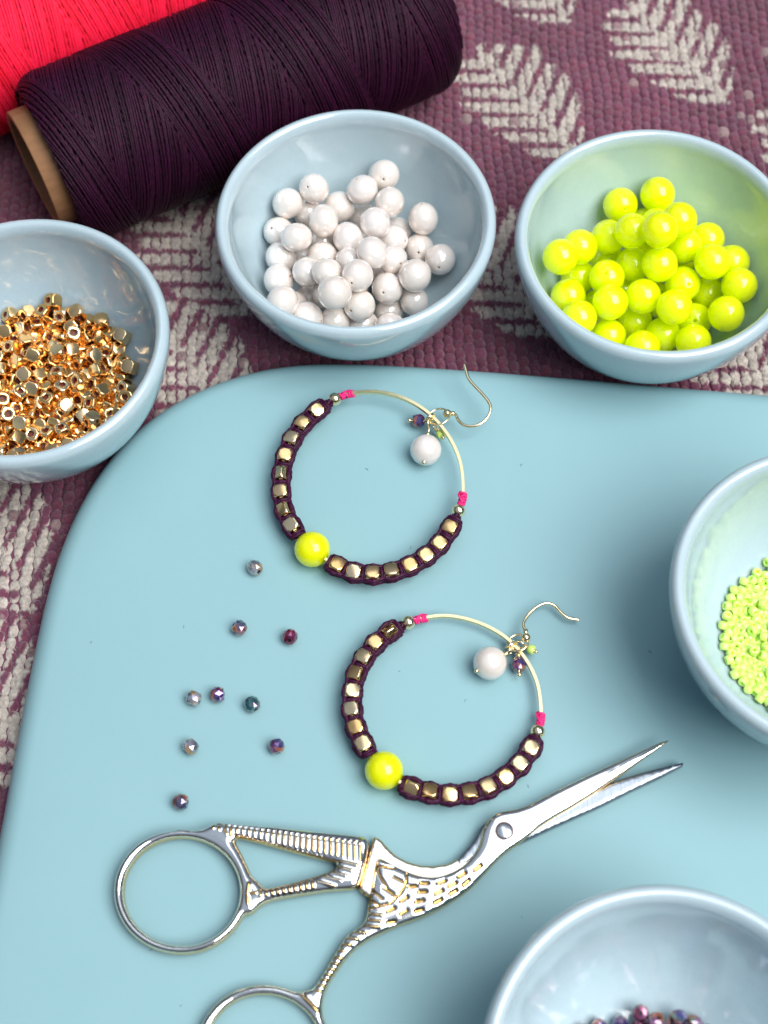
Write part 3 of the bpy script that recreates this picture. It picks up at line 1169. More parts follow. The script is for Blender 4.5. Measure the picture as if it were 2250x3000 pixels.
# ------------------------------------------------------------------ earrings
def earring(name, label, zoom, cubes_a, neon, cubes_b, balls, wraps, wire, hook, hook_ball, pearl, pearl_pin, crystal, crystal_pin, crystal_key, seed,
            seed_pin, tilt_far, hook_z, neon_r, spacer_r):
    """Everything is given in zoom pixels of the photograph; heights come from the beads' sizes: the neon bead rests on the tray and lifts its side."""
    near = np.array(U(*zoom([neon])[0], TRAY + neon_r)[:2])
    farp = np.array(U(*zoom([wire[len(wire) // 2]])[0], TRAY + tilt_far)[:2])
    ax = unit(farp - near)
    span = np.linalg.norm(farp - near)

    def on_plane(px):
        x, y = zoom([px])[0]
        z = TRAY + neon_r
        for _ in range(6):
            p = U(x, y, z)
            t = np.clip(((p[:2] - near) @ ax) / span, -0.2, 1.2)
            z = TRAY + neon_r + 0.1 + (tilt_far - neon_r) * t
        return U(x, y, z)

    nrm = unit(np.cross(np.array([*ax, (tilt_far - neon_r) / span]), np.cross([0, 0, 1.0], [*ax, 0])))
    if nrm[2] < 0:
        nrm = -nrm
    root = thing(name, label, "earring", (near[0], near[1], TRAY), "hoop earrings on the tray")
    seq = [balls[0]] + cubes_a + [neon] + cubes_b + [balls[1]]
    lower = [on_plane(p) for p in seq]
    upper = [on_plane(p) for p in ([wraps[1][1], wraps[1][0]] + wire[::-1] + [wraps[0][1], wraps[0][0]])]
    # the hoop itself: one closed flat wire, smoothed
    ring = spline(np.array(lower + upper), 6, True)
    for _ in range(40):
        ring = 0.5 * ring + 0.25 * (np.roll(ring, 1, 0) + np.roll(ring, -1, 0))
    c = ring.mean(0)
    sec = np.array([(-0.36, -0.52), (0.36, -0.52), (0.41, -0.46), (0.41, 0.46), (0.36, 0.52), (-0.36, 0.52), (-0.41, 0.46), (-0.41, -0.46)])
    v, f = tube(ring, 0.88, closed=True, up=nrm, section=sec)
    me = mesh_from("hoop", v - np.array(root.location) / S, f, False)
    link("hoop", me, m_hoop, root)

    def snap(p):
        i = np.argmin(np.linalg.norm(ring - p, axis=1))
        t = unit(ring[(i + 2) % len(ring)] - ring[i - 2])
        return ring[i], t

    def put(me, nm, p, M, scale=1.0, parent=None, base=None):
        o = bpy.data.objects.new(nm, me)
        col.objects.link(o)
        o.parent = parent or root
        o.location = (Vector(p) - Vector(np.array(root.location) / S)) * S
        o.rotation_mode = 'QUATERNION'
        o.rotation_quaternion = M.to_quaternion()
        o.scale = [scale] * 3
        return o

    spots_ = []
    for group_ in (cubes_a, cubes_b):
        row = []
        for q in group_:
            p, t = snap(on_plane(q))
            roll = rng.normal(0, 0.16) + (0.55 if rng.random() < 0.15 else 0)
            put(cube_mesh, "cube_bead", p + nrm * 0.15, frame_matrix(t, nrm, roll), 1.03 + 0.03 * rng.random())
            row.append((p, t))
        spots_.append(row)
    p, t = snap(on_plane(neon))
    put(neon_mesh, "neon_bead", (p[0], p[1], TRAY + neon_r + 0.03), frame_matrix(np.cross(t, nrm), nrm) @ Matrix.Rotation(math.pi / 2, 3, 'X'), neon_r / 3.95)
    for q in balls:
        p, t = snap(on_plane(q))
        v, f = ball(p, spacer_r)
        part("spacer_ball", v, f, m_wire, root)
    # knotted cord: two rails beside the cubes, a crossing between each pair, knots at the ends
    pieces = []
    for row in spots_:
        pts = [p for p, t in row]
        tan = [t for p, t in row]
        n = len(pts)
        stations = []
        d0 = 0.5 * np.linalg.norm(pts[1] - pts[0])
        stations.append((pts[0] - tan[0] * d0 * 1.05, tan[0], 0))
        for i in range(n):
            stations.append((pts[i], tan[i], 1))
            if i < n - 1:
                stations.append((0.5 * (pts[i] + pts[i + 1]), unit(tan[i] + tan[i + 1]), 0))
        stations.append((pts[-1] + tan[-1] * d0 * 1.05, tan[-1], 0))
        for side in (-1, 1):
            for k, (zo, rr) in enumerate(((0.62, 0.50), (-0.45, 0.52))):
                path = []
                for p, t, kind in stations:
                    lat = np.cross(nrm, t)
                    w = 1.82 if kind else 1.45
                    path.append(p + lat * side * (w + rng.normal(0, 0.05)) + nrm * (zo + (0.10 if kind else -0.12) + rng.normal(0, 0.06)))
                    if kind:
                        pass
                path = spline(np.array(path), 6)
                pieces.append(tube(path, rr * (1 + 0.10 * np.sin(np.arange(len(path)) * 1.5)), 8))
        for p, t, kind in stations:
            if kind:
                continue
            lat = np.cross(nrm, t)
            for off, ph in ((-0.28, 0.0), (0.28, 0.35)):
                loop = []
                for a in np.linspace(0, 2 * np.pi, 13)[:-1]:
                    loop.append(p + t * (off + 0.22 * math.sin(a + ph)) + lat * 1.5 * math.cos(a) + nrm * (0.1 + 0.85 * math.sin(a)))
                pieces.append(tube(spline(np.array(loop), 3, True), 0.40, 7, closed=True))
    # end knots beside the spacer balls
    for q, row, sgn in ((balls[0], spots_[0], -1), (balls[1], spots_[1], 1)):
        pb, tb = snap(on_plane(q))
        pc_, tc_ = row[0] if sgn < 0 else row[-1]
        e = pc_ + tc_ * sgn * 2.0
        mid = 0.4 * e + 0.6 * pb
        for k in range(3):
            a = k * 2.1
            u1 = np.cross(nrm, tb)
            pth = [e + u1 * 0.9 * math.cos(a) + nrm * 0.6 * math.sin(a), 0.5 * (e + pb) + u1 * 0.75 * math.cos(a + 1.6) + nrm * 0.6 * math.sin(a + 1.6), pb - (pb - e) * 0.30 + u1 * 0.3 * math.cos(a + 3)]
            pieces.append(tube(spline(np.array(pth), 5), 0.48, 7))
    V, F = join(pieces)
    part("knotted_cord", V, F, m_cord, root)
    for (a, b_) in wraps:
        pa, ta = snap(on_plane(a))
        pb, tb = snap(on_plane(b_))
        turns = 5
        L = np.linalg.norm(pb - pa)
        axd = unit(pb - pa)
        lat = np.cross(nrm, axd)
        path = []
        for s in np.linspace(0, 1, turns * 14):
            an = s * turns * 2 * np.pi
            pp = pa + (pb - pa) * s
            i = np.argmin(np.linalg.norm(ring - pp, axis=1))
            cpt = pp + (ring[i] - pp) * 0.9
            path.append(cpt + (lat * math.cos(an) * 0.66 + nrm * math.sin(an) * 0.72))
        vv = [tube(np.array(path), 0.29, 7)]
        path2 = []
        for s in np.linspace(0.05, 0.95, 20):
            an = 2.2 - s * 2.6
            pp = pa + (pb - pa) * s
            path2.append(pp + lat * math.cos(an) * 0.9 + nrm * (math.sin(an) * 0.9))
        vv.append(tube(np.array(path2), 0.22, 7))
        V, F = join(vv)
        part("thread_wrap", V, F, m_pink_cord, root)
    # ear hook: bent round wire, its ball and coil
    hp = []
    nh = len(hook)
    for i, q in enumerate(hook):
        x, y = zoom([q])[0]
        hp.append(U(x, y, TRAY + hook_z[0] + (hook_z[1] - hook_z[0]) * i / (nh - 1)))
    hook_path = spline(np.array(hp), 7)
    v, f = tube(hook_path, 0.36, 10)
    ho = part("ear_hook", v, f, m_wire, root)
    hb = U(*zoom([hook_ball])[0], TRAY + hook_z[1])
    v, f = ball(hb, 1.02)
    part("hook_ball", v, f, m_wire, root, parent=ho)
    joint = on_plane(min(wire, key=lambda w: math.hypot(w[0] - hook_ball[0], w[1] - hook_ball[1])))
    d = unit(joint - hb)
    v, f = tube(np.array([hb + unit(hook_path[-3] - hb) * 0.7, hb + unit(hook_path[-3] - hb) * 1.7]), 0.55, 10)
    part("hook_coil", v, f, m_wire, root, parent=ho)
    # loops round the hoop that carry the charms
    loops = []

    def loop_at(cn, rad, axis, rr=0.24):
        axis = unit(axis)
        a1 = unit(np.cross(axis, [0.3, 0.2, 0.9]))
        a2 = np.cross(axis, a1)
        ps = np.array([cn + rad * (a1 * math.cos(t) + a2 * math.sin(t)) for t in np.linspace(0, 2 * np.pi, 25)[:-1]])
        return tube(ps, rr, 8, closed=True)

    pj, tj = snap(joint)
    inward = unit(np.array([*(c - pj)[:2], 0]))
    mid = 0.5 * (hb + pj)
    loops.append(loop_at(mid + inward * 0.5, np.linalg.norm(hb - pj) * 0.5 + 0.6, nrm + 0.35 * tj))
    hub = pj + inward * 1.6 + np.array([0, 0, 0.2])
    loops.append(loop_at(pj + inward * 0.45, 1.05, tj))
    loops.append(loop_at(pj + inward * 0.6 + tj * 0.6, 1.15, tj + 0.3 * nrm))
    V, F = join(loops)
    part("jump_ring", V, F, m_wire, root)

    def charm(center_px, pin_px, rz, kind):
        cpt = np.array(U(*zoom([center_px])[0], TRAY + rz))
        pin = np.array(U(*zoom([pin_px])[0], TRAY + rz + (0.9 if kind == "pearl" else 0.2)))
        axd = unit(cpt - pin)
        rad = {"pearl": 3.55, "crystal": 1.45, "seed": 0.75}[kind]
        if kind == "pearl":
            pin = cpt - axd * rad
        top = cpt + axd * rad
        Mz = Vector(axd).to_track_quat('Z', 'Y').to_matrix()
        if kind == "pearl":
            o = put(pearl_meshes[0], "pearl_charm", cpt, Mz, rad / 3.4)
        elif kind == "crystal":
            o = put(facet_meshes[crystal_key], "crystal_charm", cpt, Mz, 1.08)
        else:
            o = put(seed_me, "seed_charm", cpt, Mz, 1.0)
        base = np.array(root.location) / S
        # pin ball, shank, wrapped loop
        pcs = [ball(pin - axd * 0.1, 0.52 if kind != "seed" else 0.42, 14, 9), tube(np.array([pin, top + axd * 0.6]), 0.2, 8)]
        coil = []
        a1 = unit(np.cross(axd, [0.2, 0.3, 0.9]))
        a2 = np.cross(axd, a1)
        for s in np.linspace(0, 1, 30):
            t = s * 2.5 * 2 * np.pi
            coil.append(top + axd * (0.1 + 0.9 * s) + 0.42 * (a1 * math.cos(t) + a2 * math.sin(t)))
        pcs.append(tube(np.array(coil), 0.2, 6))
        le = top + axd * 1.9
        pcs.append(tube(np.array([le + 0.9 * (axd * math.cos(t) + a2 * math.sin(t)) for t in np.linspace(0, 2 * np.pi, 21)[:-1]]), 0.2, 7, closed=True))
        pcs.append(tube(spline(np.array([le + axd * 0.6, 0.5 * (le + hub) + np.array([0, 0, 0.7]), hub]), 6), 0.2, 7))
        V, F = join(pcs)
        part("head_pin_" + kind, V, F, m_wire, root)

    charm(pearl, pearl_pin, 3.6, "pearl")
    charm(crystal, crystal_pin, 2.2, "crystal")
    charm(seed, seed_pin, 2.6, "seed")
    return root


earring("hoop_earring", "gold hoop earring whose hook tip overhangs the tray's far edge", Z5,
        [(385, 388), (298, 470), (225, 568), (188, 680), (153, 797), (162, 917), (170, 1035), (228, 1143)], (358, 1290),
        [(517, 1402), (632, 1440), (755, 1462), (880, 1435), (1003, 1405), (1103, 1328), (1197, 1262), (1258, 1158)],
        [(510, 308), (1323, 1028)], [((540, 288), (633, 268)), ((1338, 1000), (1350, 905))],
        [(720, 258), (800, 262), (900, 280), (1000, 318), (1090, 375), (1150, 425), (1230, 515), (1290, 612), (1330, 720), (1348, 830)],
        [(1350, 85), (1362, 128), (1380, 180), (1425, 232), (1475, 285), (1508, 328), (1521, 365), (1510, 410), (1480, 450), (1440, 475), (1385, 485), (1340, 472), (1310, 442), (1295, 412), (1275, 400)],
        (1240, 403), (1100, 637), (1085, 748), (1052, 448), (997, 447), "violet", (1197, 535), (1213, 557), 4.6, (7.0, 4.0), 3.9, 1.5)
earring("hoop_earring", "gold hoop earring with its neon bead close above the scissors", Z6,
        [(385, 232), (305, 298), (237, 393), (183, 490), (168, 597), (158, 708), (188, 818), (228, 922)], (352, 1090),
        [(522, 1193), (640, 1213), (762, 1230), (884, 1228), (1000, 1185), (1098, 1122), (1195, 1045), (1260, 953)],
        [(510, 172), (1303, 832)], [((540, 160), (627, 146)), ((1315, 805), (1325, 715))],
        [(700, 130), (780, 135), (880, 155), (980, 190), (1080, 245), (1150, 302), (1220, 388), (1270, 470), (1300, 560), (1318, 640)],
        [(1548, 158), (1510, 152), (1475, 143), (1440, 115), (1405, 77), (1375, 60), (1340, 57), (1290, 80), (1245, 120), (1215, 165), (1210, 200), (1228, 222)],
        (1225, 265), (1008, 420), (918, 472), (1182, 430), (1184, 488), "violet", (1258, 338), (1285, 350), 2.4, (1.6, 3.4), 3.9, 1.5)


# ------------------------------------------------------------------ scissors
def seg_dist(P, A, B):
    """Distance from points P (n,2) to segments A-B (m,2) -> (n,) minimum."""
    out = np.full(len(P), 1e9)
    for i in range(0, len(P), 4000):
        p = P[i:i + 4000, None, :]
        e = (B - A)[None]
        t = np.clip(((p - A[None]) * e).sum(-1) / np.maximum((e * e).sum(-1), 1e-12), 0, 1)
        d = p - (A[None] + t[..., None] * e)
        out[i:i + 4000] = np.sqrt((d * d).sum(-1).min(1))
    return out


def inside(P, loops):
    r = np.zeros(len(P), bool)
    for L in loops:
        x, y = P[:, 0], P[:, 1]
        for a, b_ in zip(L, np.roll(L, -1, 0)):
            c = (a[1] > y) != (b_[1] > y)
            with np.errstate(divide='ignore', invalid='ignore'):
                xx = (b_[0] - a[0]) * (y - a[1]) / (b_[1] - a[1]) + a[0]
            r ^= c & (x < xx)
    return r


def resample(L, step):
    L = np.vstack([L, L[:1]])
    d = np.r_[0, np.cumsum(np.linalg.norm(np.diff(L, axis=0), axis=1))]
    n = max(8, int(d[-1] / step))
    s = np.linspace(0, d[-1], n + 1)[:-1]
    return np.c_[np.interp(s, d, L[:, 0]), np.interp(s, d, L[:, 1])]


def slab(loops, grid, zmid, half, round_b, edge_e, relief=None):
    """A cast plate with rounded edges: loops = outline and holes (mm). zmid/half/round_b are functions of points or numbers."""
    loops = [resample(L, grid * 1.1) for L in loops]
    allb = np.vstack(loops)
    A = allb
    B = np.vstack([np.roll(L, -1, 0) for L in loops])
    lo, hi = allb.min(0), allb.max(0)
    gx = np.arange(lo[0], hi[0], grid)
    gy = np.arange(lo[1], hi[1], grid * 0.866)
    GX, GY = np.meshgrid(gx, gy)
    GX = GX + (np.arange(len(gy)) % 2)[:, None] * grid * 0.5
    P = np.c_[GX.ravel(), GY.ravel()]
    P = P[inside(P, loops)]
    d = seg_dist(P, A, B)
    P, d = P[d > grid * 0.55], d[d > grid * 0.55]
    V2 = np.vstack([allb, P])
    edges, k = [], 0
    for L in loops:
        n = len(L)
        edges += [(k + i, k + (i + 1) % n) for i in range(n)]
        k += n
    nb_ = len(allb)
    res = delaunay_2d_cdt([Vector(v) for v in V2], edges, [], 0, 1e-7)
    vc = np.array([tuple(v) for v in res[0]])
    tri = np.array([f for f in res[2] if len(f) == 3])
    cen = vc[tri].mean(1)
    tri = tri[inside(cen, loops)]
    orig = res[3]
    isb = np.array([any(o < nb_ for o in q) for q in orig])
    dd = seg_dist(vc, A, B)
    dd[isb] = 0.0
    f = lambda q: q(vc) if callable(q) else np.full(len(vc), float(q))
    zm, hf, rb = f(zmid), f(half), f(round_b)
    u = np.clip(dd / rb, 0, 1)
    pr = edge_e + (1 - edge_e) * np.sqrt(np.clip(1 - (1 - u) ** 2, 0, 1))
    ztop, zbot = zm + hf * pr, zm - hf * pr
    gold = np.clip(0.85 - dd / 0.45, 0, 0.85)  # golden interreflection painted in towards the edges
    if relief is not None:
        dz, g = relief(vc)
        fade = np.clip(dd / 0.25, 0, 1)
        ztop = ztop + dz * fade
        gold = np.clip(gold + g * fade, 0, 1)  # the same painted golden bounce along the engraved strokes
    n = len(vc)
    V = np.vstack([np.c_[vc, ztop], np.c_[vc, zbot]])
    # orient up
    a, b_, c = vc[tri[:, 0]], vc[tri[:, 1]], vc[tri[:, 2]]
    area = (b_[:, 0] - a[:, 0]) * (c[:, 1] - a[:, 1]) - (b_[:, 1] - a[:, 1]) * (c[:, 0] - a[:, 0])
    tri[area < 0] = tri[area < 0][:, ::-1]
    F = [tuple(t) for t in tri] + [tuple(t[::-1] + n) for t in tri]
    cnt = {}
    for t in tri:
        for i in range(3):
            e = (t[i], t[(i + 1) % 3])
            cnt[e] = cnt.get(e, 0) + 1
    for (i, j) in cnt:
        if (j, i) not in cnt:
            F.append((j, i, i + n, j + n))
    return V, F, np.r_[gold, np.full(n, 0.8)]


def W2(pts, z):
    return np.array([U(x, y, z)[:2] for x, y in pts])


def smooth_loop(pts, n=5):
    return spline(np.asarray(pts), n, True)


def smoothstep(a, b_, x):
    t = np.clip((x - a) / (b_ - a), 0, 1)
    return t * t * (3 - 2 * t)


def ellipse(cx, cy, a, b_, n=72, rot=0.0):
    t = np.arange(n) * 2 * np.pi / n
    c, s = math.cos(rot), math.sin(rot)
    return [(cx + a * math.cos(q) * c - b_ * math.sin(q) * s, cy + a * math.cos(q) * s + b_ * math.sin(q) * c) for q in t]


ZT = TRAY + 4.2                                        # height of the visible upper faces
sc_root = thing("stork_scissors", "silver and gold stork shaped embroidery scissors lying slightly open on the tray", "scissors",
                (*U(1475, 2431, TRAY)[:2], TRAY))


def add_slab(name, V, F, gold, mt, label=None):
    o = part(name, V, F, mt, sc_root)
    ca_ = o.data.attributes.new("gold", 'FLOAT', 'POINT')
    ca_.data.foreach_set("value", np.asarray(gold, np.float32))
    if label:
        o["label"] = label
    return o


def stroke_relief(strokes, taper=True):
    """strokes: list of (points mm (n,2), half width, depth, gold). Positive depth is raised."""
    def fn(P):
        dz, g = np.zeros(len(P)), np.zeros(len(P))
        for pts, w, dep, gd in strokes:
            lo, hi = pts.min(0) - 3 * w, pts.max(0) + 3 * w
            m = (P[:, 0] > lo[0]) & (P[:, 0] < hi[0]) & (P[:, 1] > lo[1]) & (P[:, 1] < hi[1])
            if not m.any():
                continue
            if len(pts) == 1:
                continue
            d = seg_dist(P[m], pts[:-1], pts[1:])
            k = np.exp(-(d / w) ** 4)
            a = dz[m]
            dz[m] = np.where(np.abs(dep * k) > np.abs(a), dep * k, a)
            g[m] = np.maximum(g[m], gd * k)
        return dz, g
    return fn


# --- upper half: beak blade, neck, feathered body, leg and lower finger ring
blade_a = Z8([(1522, 102), (1480, 112), (1400, 150), (1300, 195), (1150, 262), (1000, 335), (880, 400), (845, 414), (800, 428), (760, 432), (728, 440), (700, 456), (676, 485),
              (657, 520), (647, 560), (638, 595), (618, 630), (590, 662), (560, 690), (520, 713), (470, 732), (430, 739), (380, 736), (330, 723), (280, 703), (230, 678), (195, 657), (166, 648)])
left_a = Z8([(156, 680), (146, 740), (136, 800), (124, 865), (117, 915)])
leg_l = Z7([(1410, 742), (1370, 768), (1322, 803), (1298, 832), (1275, 872), (1248, 915), (1220, 962), (1190, 1012), (1160, 1060), (1128, 1098)])
ringc = (771, 3073)
ra, rb_ = 200, 192
ang = lambda p: math.atan2((p[1] - ringc[1]) / rb_, (p[0] - ringc[0]) / ra)
a_in, a_out = ang(Z7([(1040, 1105)])[0]), ang(Z7([(1190, 1250)])[0])
arc = [(ringc[0] + ra * math.cos(t), ringc[1] + rb_ * math.sin(t)) for t in np.linspace(a_in, a_out - 2 * math.pi, 60)]
leg_r = Z7([(1186, 1190), (1190, 1145), (1205, 1102), (1232, 1048), (1268, 995), (1312, 932), (1370, 872), (1440, 826)])
body_b = Z9([(600, 853), (750, 803), (880, 748), (1000, 684), (1110, 613), (1200, 543), (1280, 463), (1350, 385), (1430, 303), (1500, 243), (1580, 192), (1659, 132)])
edge_a = Z8([(915, 507), (985, 462), (1060, 420), (1170, 352), (1245, 300), (1320, 248), (1400, 190), (1480, 135)])
outA = np.vstack([W2(x, ZT) for x in (blade_a, left_a, leg_l, arc, leg_r, body_b, edge_a)])
outA = resample(outA, 0.5)
outA_s = outA.copy()
for _ in range(2):
    outA_s = 0.5 * outA_s + 0.25 * (np.roll(outA_s, 1, 0) + np.roll(outA_s, -1, 0))
keep_tip = np.linalg.norm(outA - outA[0], axis=1) < 2.0
outA_s[keep_tip] = outA[keep_tip]
holeA = W2(ellipse(ringc[0], ringc[1], ra - 30, rb_ - 29), ZT)
strokes = []
for (x, y, a) in ((330, 783, -6), (383, 768, 3), (465, 763, -18), (558, 730, -32), (632, 697, -38), (375, 808, -3), (452, 809, -25), (515, 774, -25), (578, 766, -42), (290, 841, -30), (362, 851, -12),
                  (447, 851, -28), (518, 810, -30), (230, 890, -25), (290, 902, -30), (360, 893, -15), (232, 946, -12)):
    c, s = math.cos(math.radians(a)) * 17, math.sin(math.radians(a)) * 17
    strokes.append((W2(Z8([(x - c, y - s), (x + c, y + s)]), ZT), 0.36, -0.42, 1.0))
wing_lines = [[(165, 690), (180, 740), (200, 770), (215, 800), (240, 815)], [(240, 740), (290, 765)], [(303, 725), (300, 770), (270, 820), (225, 862), (130, 885)],
              [(140, 800), (190, 840)], [(135, 845), (170, 868)], [(175, 690), (240, 700)], [(165, 660), (150, 740), (130, 860)], [(195, 790), (250, 830)]]
for wl_ in wing_lines:
    strokes.append((W2(Z8(wl_), ZT), 0.24, -0.34, 0.9))
for i in range(8):                                       # hatching down the leg
    x0, y0 = 360 + (-45 * i if i > 2 else -12 * i), 765 + 48 * i
    strokes.append((W2(Z9([(x0 - (70 if i > 2 else 0), y0), (x0 + 105 - (14 * max(i - 3, 0)), y0 + 8)]), ZT), 0.24, 0.30, 0.75))
for i in range(7):
    t = i / 6
    x0, y0 = 1235 - 95 * t, 925 + 180 * t
    strokes.append((W2(Z7([(x0 + 4, y0), (x0 + 62 - 18 * t, y0 + 8)]), ZT), 0.22, 0.28, 0.75))
strokes.append((W2(Z7([(1075, 1130), (1160, 1215)]), ZT), 0.30, 0.25, 0.8))
pivot = U(*Z8([(754, 528)])[0], ZT)


def zmidA(P):
    leg = smoothstep(-32, -44, P[:, 1] * 0 + (P[:, 1] - (-86)) * 1.0 - 40)   # placeholder slope, replaced below
    t = smoothstep(-78, -95, P[:, 1])
    return TRAY + 3.1 - 1.15 * t


def halfA(P):
    d = np.linalg.norm(P - outA[0], axis=1)
    t = smoothstep(-78, -92, P[:, 1])
    return np.clip(0.32 + d * 0.055, 0.3, 1.15) + 0.35 * t


V, F, g = slab([outA_s, holeA], 0.21, zmidA, halfA, 2.0, 0.30, stroke_relief(strokes))
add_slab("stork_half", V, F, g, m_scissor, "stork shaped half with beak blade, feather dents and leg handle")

# --- lower half: wing handle with finger ring, inner neck strip, lower blade
wing_out = Z7([(600, 196), (680, 200), (800, 207), (1000, 225), (1200, 246), (1400, 268), (1432, 280), (1440, 320), (1422, 420), (1402, 490), (1384, 538), (1360, 556), (1300, 560), (1200, 568), (1100, 584),
               (1000, 600), (920, 615), (872, 632), (838, 655), (806, 692)])
rc7, oa, ob = (421, 570), 366, 338
t0 = math.atan2((705 - rc7[1]) / ob, (795 - rc7[0]) / oa)
t1 = math.atan2((232 - rc7[1]) / ob, (470 - rc7[0]) / oa) + 2 * math.pi
arc7 = Z7([(rc7[0] + oa * math.cos(t), rc7[1] + ob * math.sin(t)) for t in np.linspace(t0, t1, 60)])
spike = Z7([(530, 231), (560, 220), (580, 206)])
outB = resample(np.vstack([W2(x, ZT) for x in (wing_out, arc7, spike)]), 0.5)
for _ in range(2):
    outB = 0.5 * outB + 0.25 * (np.roll(outB, 1, 0) + np.roll(outB, -1, 0))
holeB1 = W2(Z7(ellipse(rc7[0] + 4, rc7[1] - 1, 314, 292)), ZT)
tri7 = Z7([(722, 285), (748, 281), (900, 320), (1100, 373), (1228, 404), (1258, 412), (1262, 432), (1238, 456), (1100, 498), (1000, 523), (905, 545), (868, 546), (848, 522), (820, 498), (798, 470), (780, 428), (760, 388), (738, 345), (716, 305)])
holeB2 = smooth_loop(W2(tri7, ZT), 4)
sB = []
for i in range(26):                                      # ribs across the wing
    t = i / 25
    x = 600 + 790 * t
    ytop = 212 + 95 * t
    ybot = 232 + 172 * t ** 0.9
    sB.append((W2(Z7([(x, ytop), (x - 3 + 6 * t, ybot)]), ZT), 0.19, 0.26, 0.8))
    if 0.05 < t < 0.9:
        xm = 615 + 640 * t
        sB.append((W2(Z7([(xm, 238 + 165 * t), (xm + 3, 252 + 158 * t)]), ZT), 0.22, 0.22, 0.9))
sB.append((W2(Z7([(600, 206), (1000, 262), (1400, 322)]), ZT), 0.14, -0.25, 0.3))
for i in range(5):
    t = i / 4
    sB.append((W2(Z7([(1280 - 120 * t, 408 + 112 * t), (1375 - 120 * t, 432 + 112 * t)]), ZT), 0.24, 0.26, 0.6))
for i in range(10):
    t = i / 9
    x, y = 850 + 285 * t, 583 - 46 * t
    sB.append((W2(Z7([(x - 2, y - 13 - 4 * t), (x + 3, y + 13 + 5 * t)]), ZT), 0.27, 0.28, 0.75))
sB.append((W2(Z7([(790, 530), (783, 590), (785, 640)]), ZT), 0.28, 0.28, 0.9))
sB.append((W2(Z7([(800, 588), (830, 580)]), ZT), 0.28, 0.25, 0.9))
V, F, g = slab([outB, holeB1, holeB2], 0.21, TRAY + 2.35, 1.75, 1.7, 0.28, stroke_relief(sB))
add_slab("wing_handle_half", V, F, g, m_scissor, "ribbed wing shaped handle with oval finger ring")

ZI = TRAY + 2.6
strip = W2(Z8([(150, 551), (180, 565), (215, 605), (250, 640), (300, 668), (370, 688), (430, 690), (490, 680), (530, 663), (565, 632), (592, 602), (612, 575), (628, 548), (655, 500), (690, 470), (740, 455), (800, 470), (830, 520),
                (815, 580), (760, 590), (700, 610), (640, 690), (560, 770), (450, 830), (330, 850), (200, 850), (125, 835), (78, 800), (105, 705), (130, 620)]), ZI)
strip = resample(strip, 0.4)
for _ in range(1):
    strip = 0.5 * strip + 0.25 * (np.roll(strip, 1, 0) + np.roll(strip, -1, 0))
V, F, g = slab([strip], 0.35, TRAY + 1.75, 0.95, 0.45, 0.45, None)
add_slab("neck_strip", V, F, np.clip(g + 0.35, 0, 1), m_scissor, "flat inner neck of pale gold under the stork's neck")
bladeB = W2(Z8([(1583, 212), (1500, 232), (1400, 257), (1320, 282), (1250, 305), (1100, 370), (900, 450), (800, 500), (700, 480), (652, 500), (628, 550), (600, 592), (560, 636), (531, 668), (537, 690), (580, 680), (640, 640), (700, 600), (800, 596),
                (880, 560), (960, 522), (1060, 477), (1200, 415), (1350, 340), (1480, 279), (1583, 224)]), ZI)
V, F, g = slab([resample(bladeB, 0.5)], 0.5, TRAY + 1.82, 1.0, 0.25, 0.7, None)
add_slab("lower_blade", V, F, g * 0, m_blade, "brushed steel lower blade showing beside the beak")
v, f = lathe([(0, 0.0), (1.55, 0.0), (1.62, 0.1), (1.62, 0.5), (1.40, 0.72), (0.0, 0.78)][::1], 32)
part("pivot_screw", v + np.array([pivot[0], pivot[1], TRAY + 3.85]), f, m_screw, sc_root)
v, f = tube(np.array([[pivot[0] + 1.72 * math.cos(t), pivot[1] + 1.72 * math.sin(t), TRAY + 4.22] for t in np.linspace(0, 2 * np.pi, 33)[:-1]]), 0.10, 6, closed=True)
part("pivot_ring", v, f, m_gold_hole, sc_root)


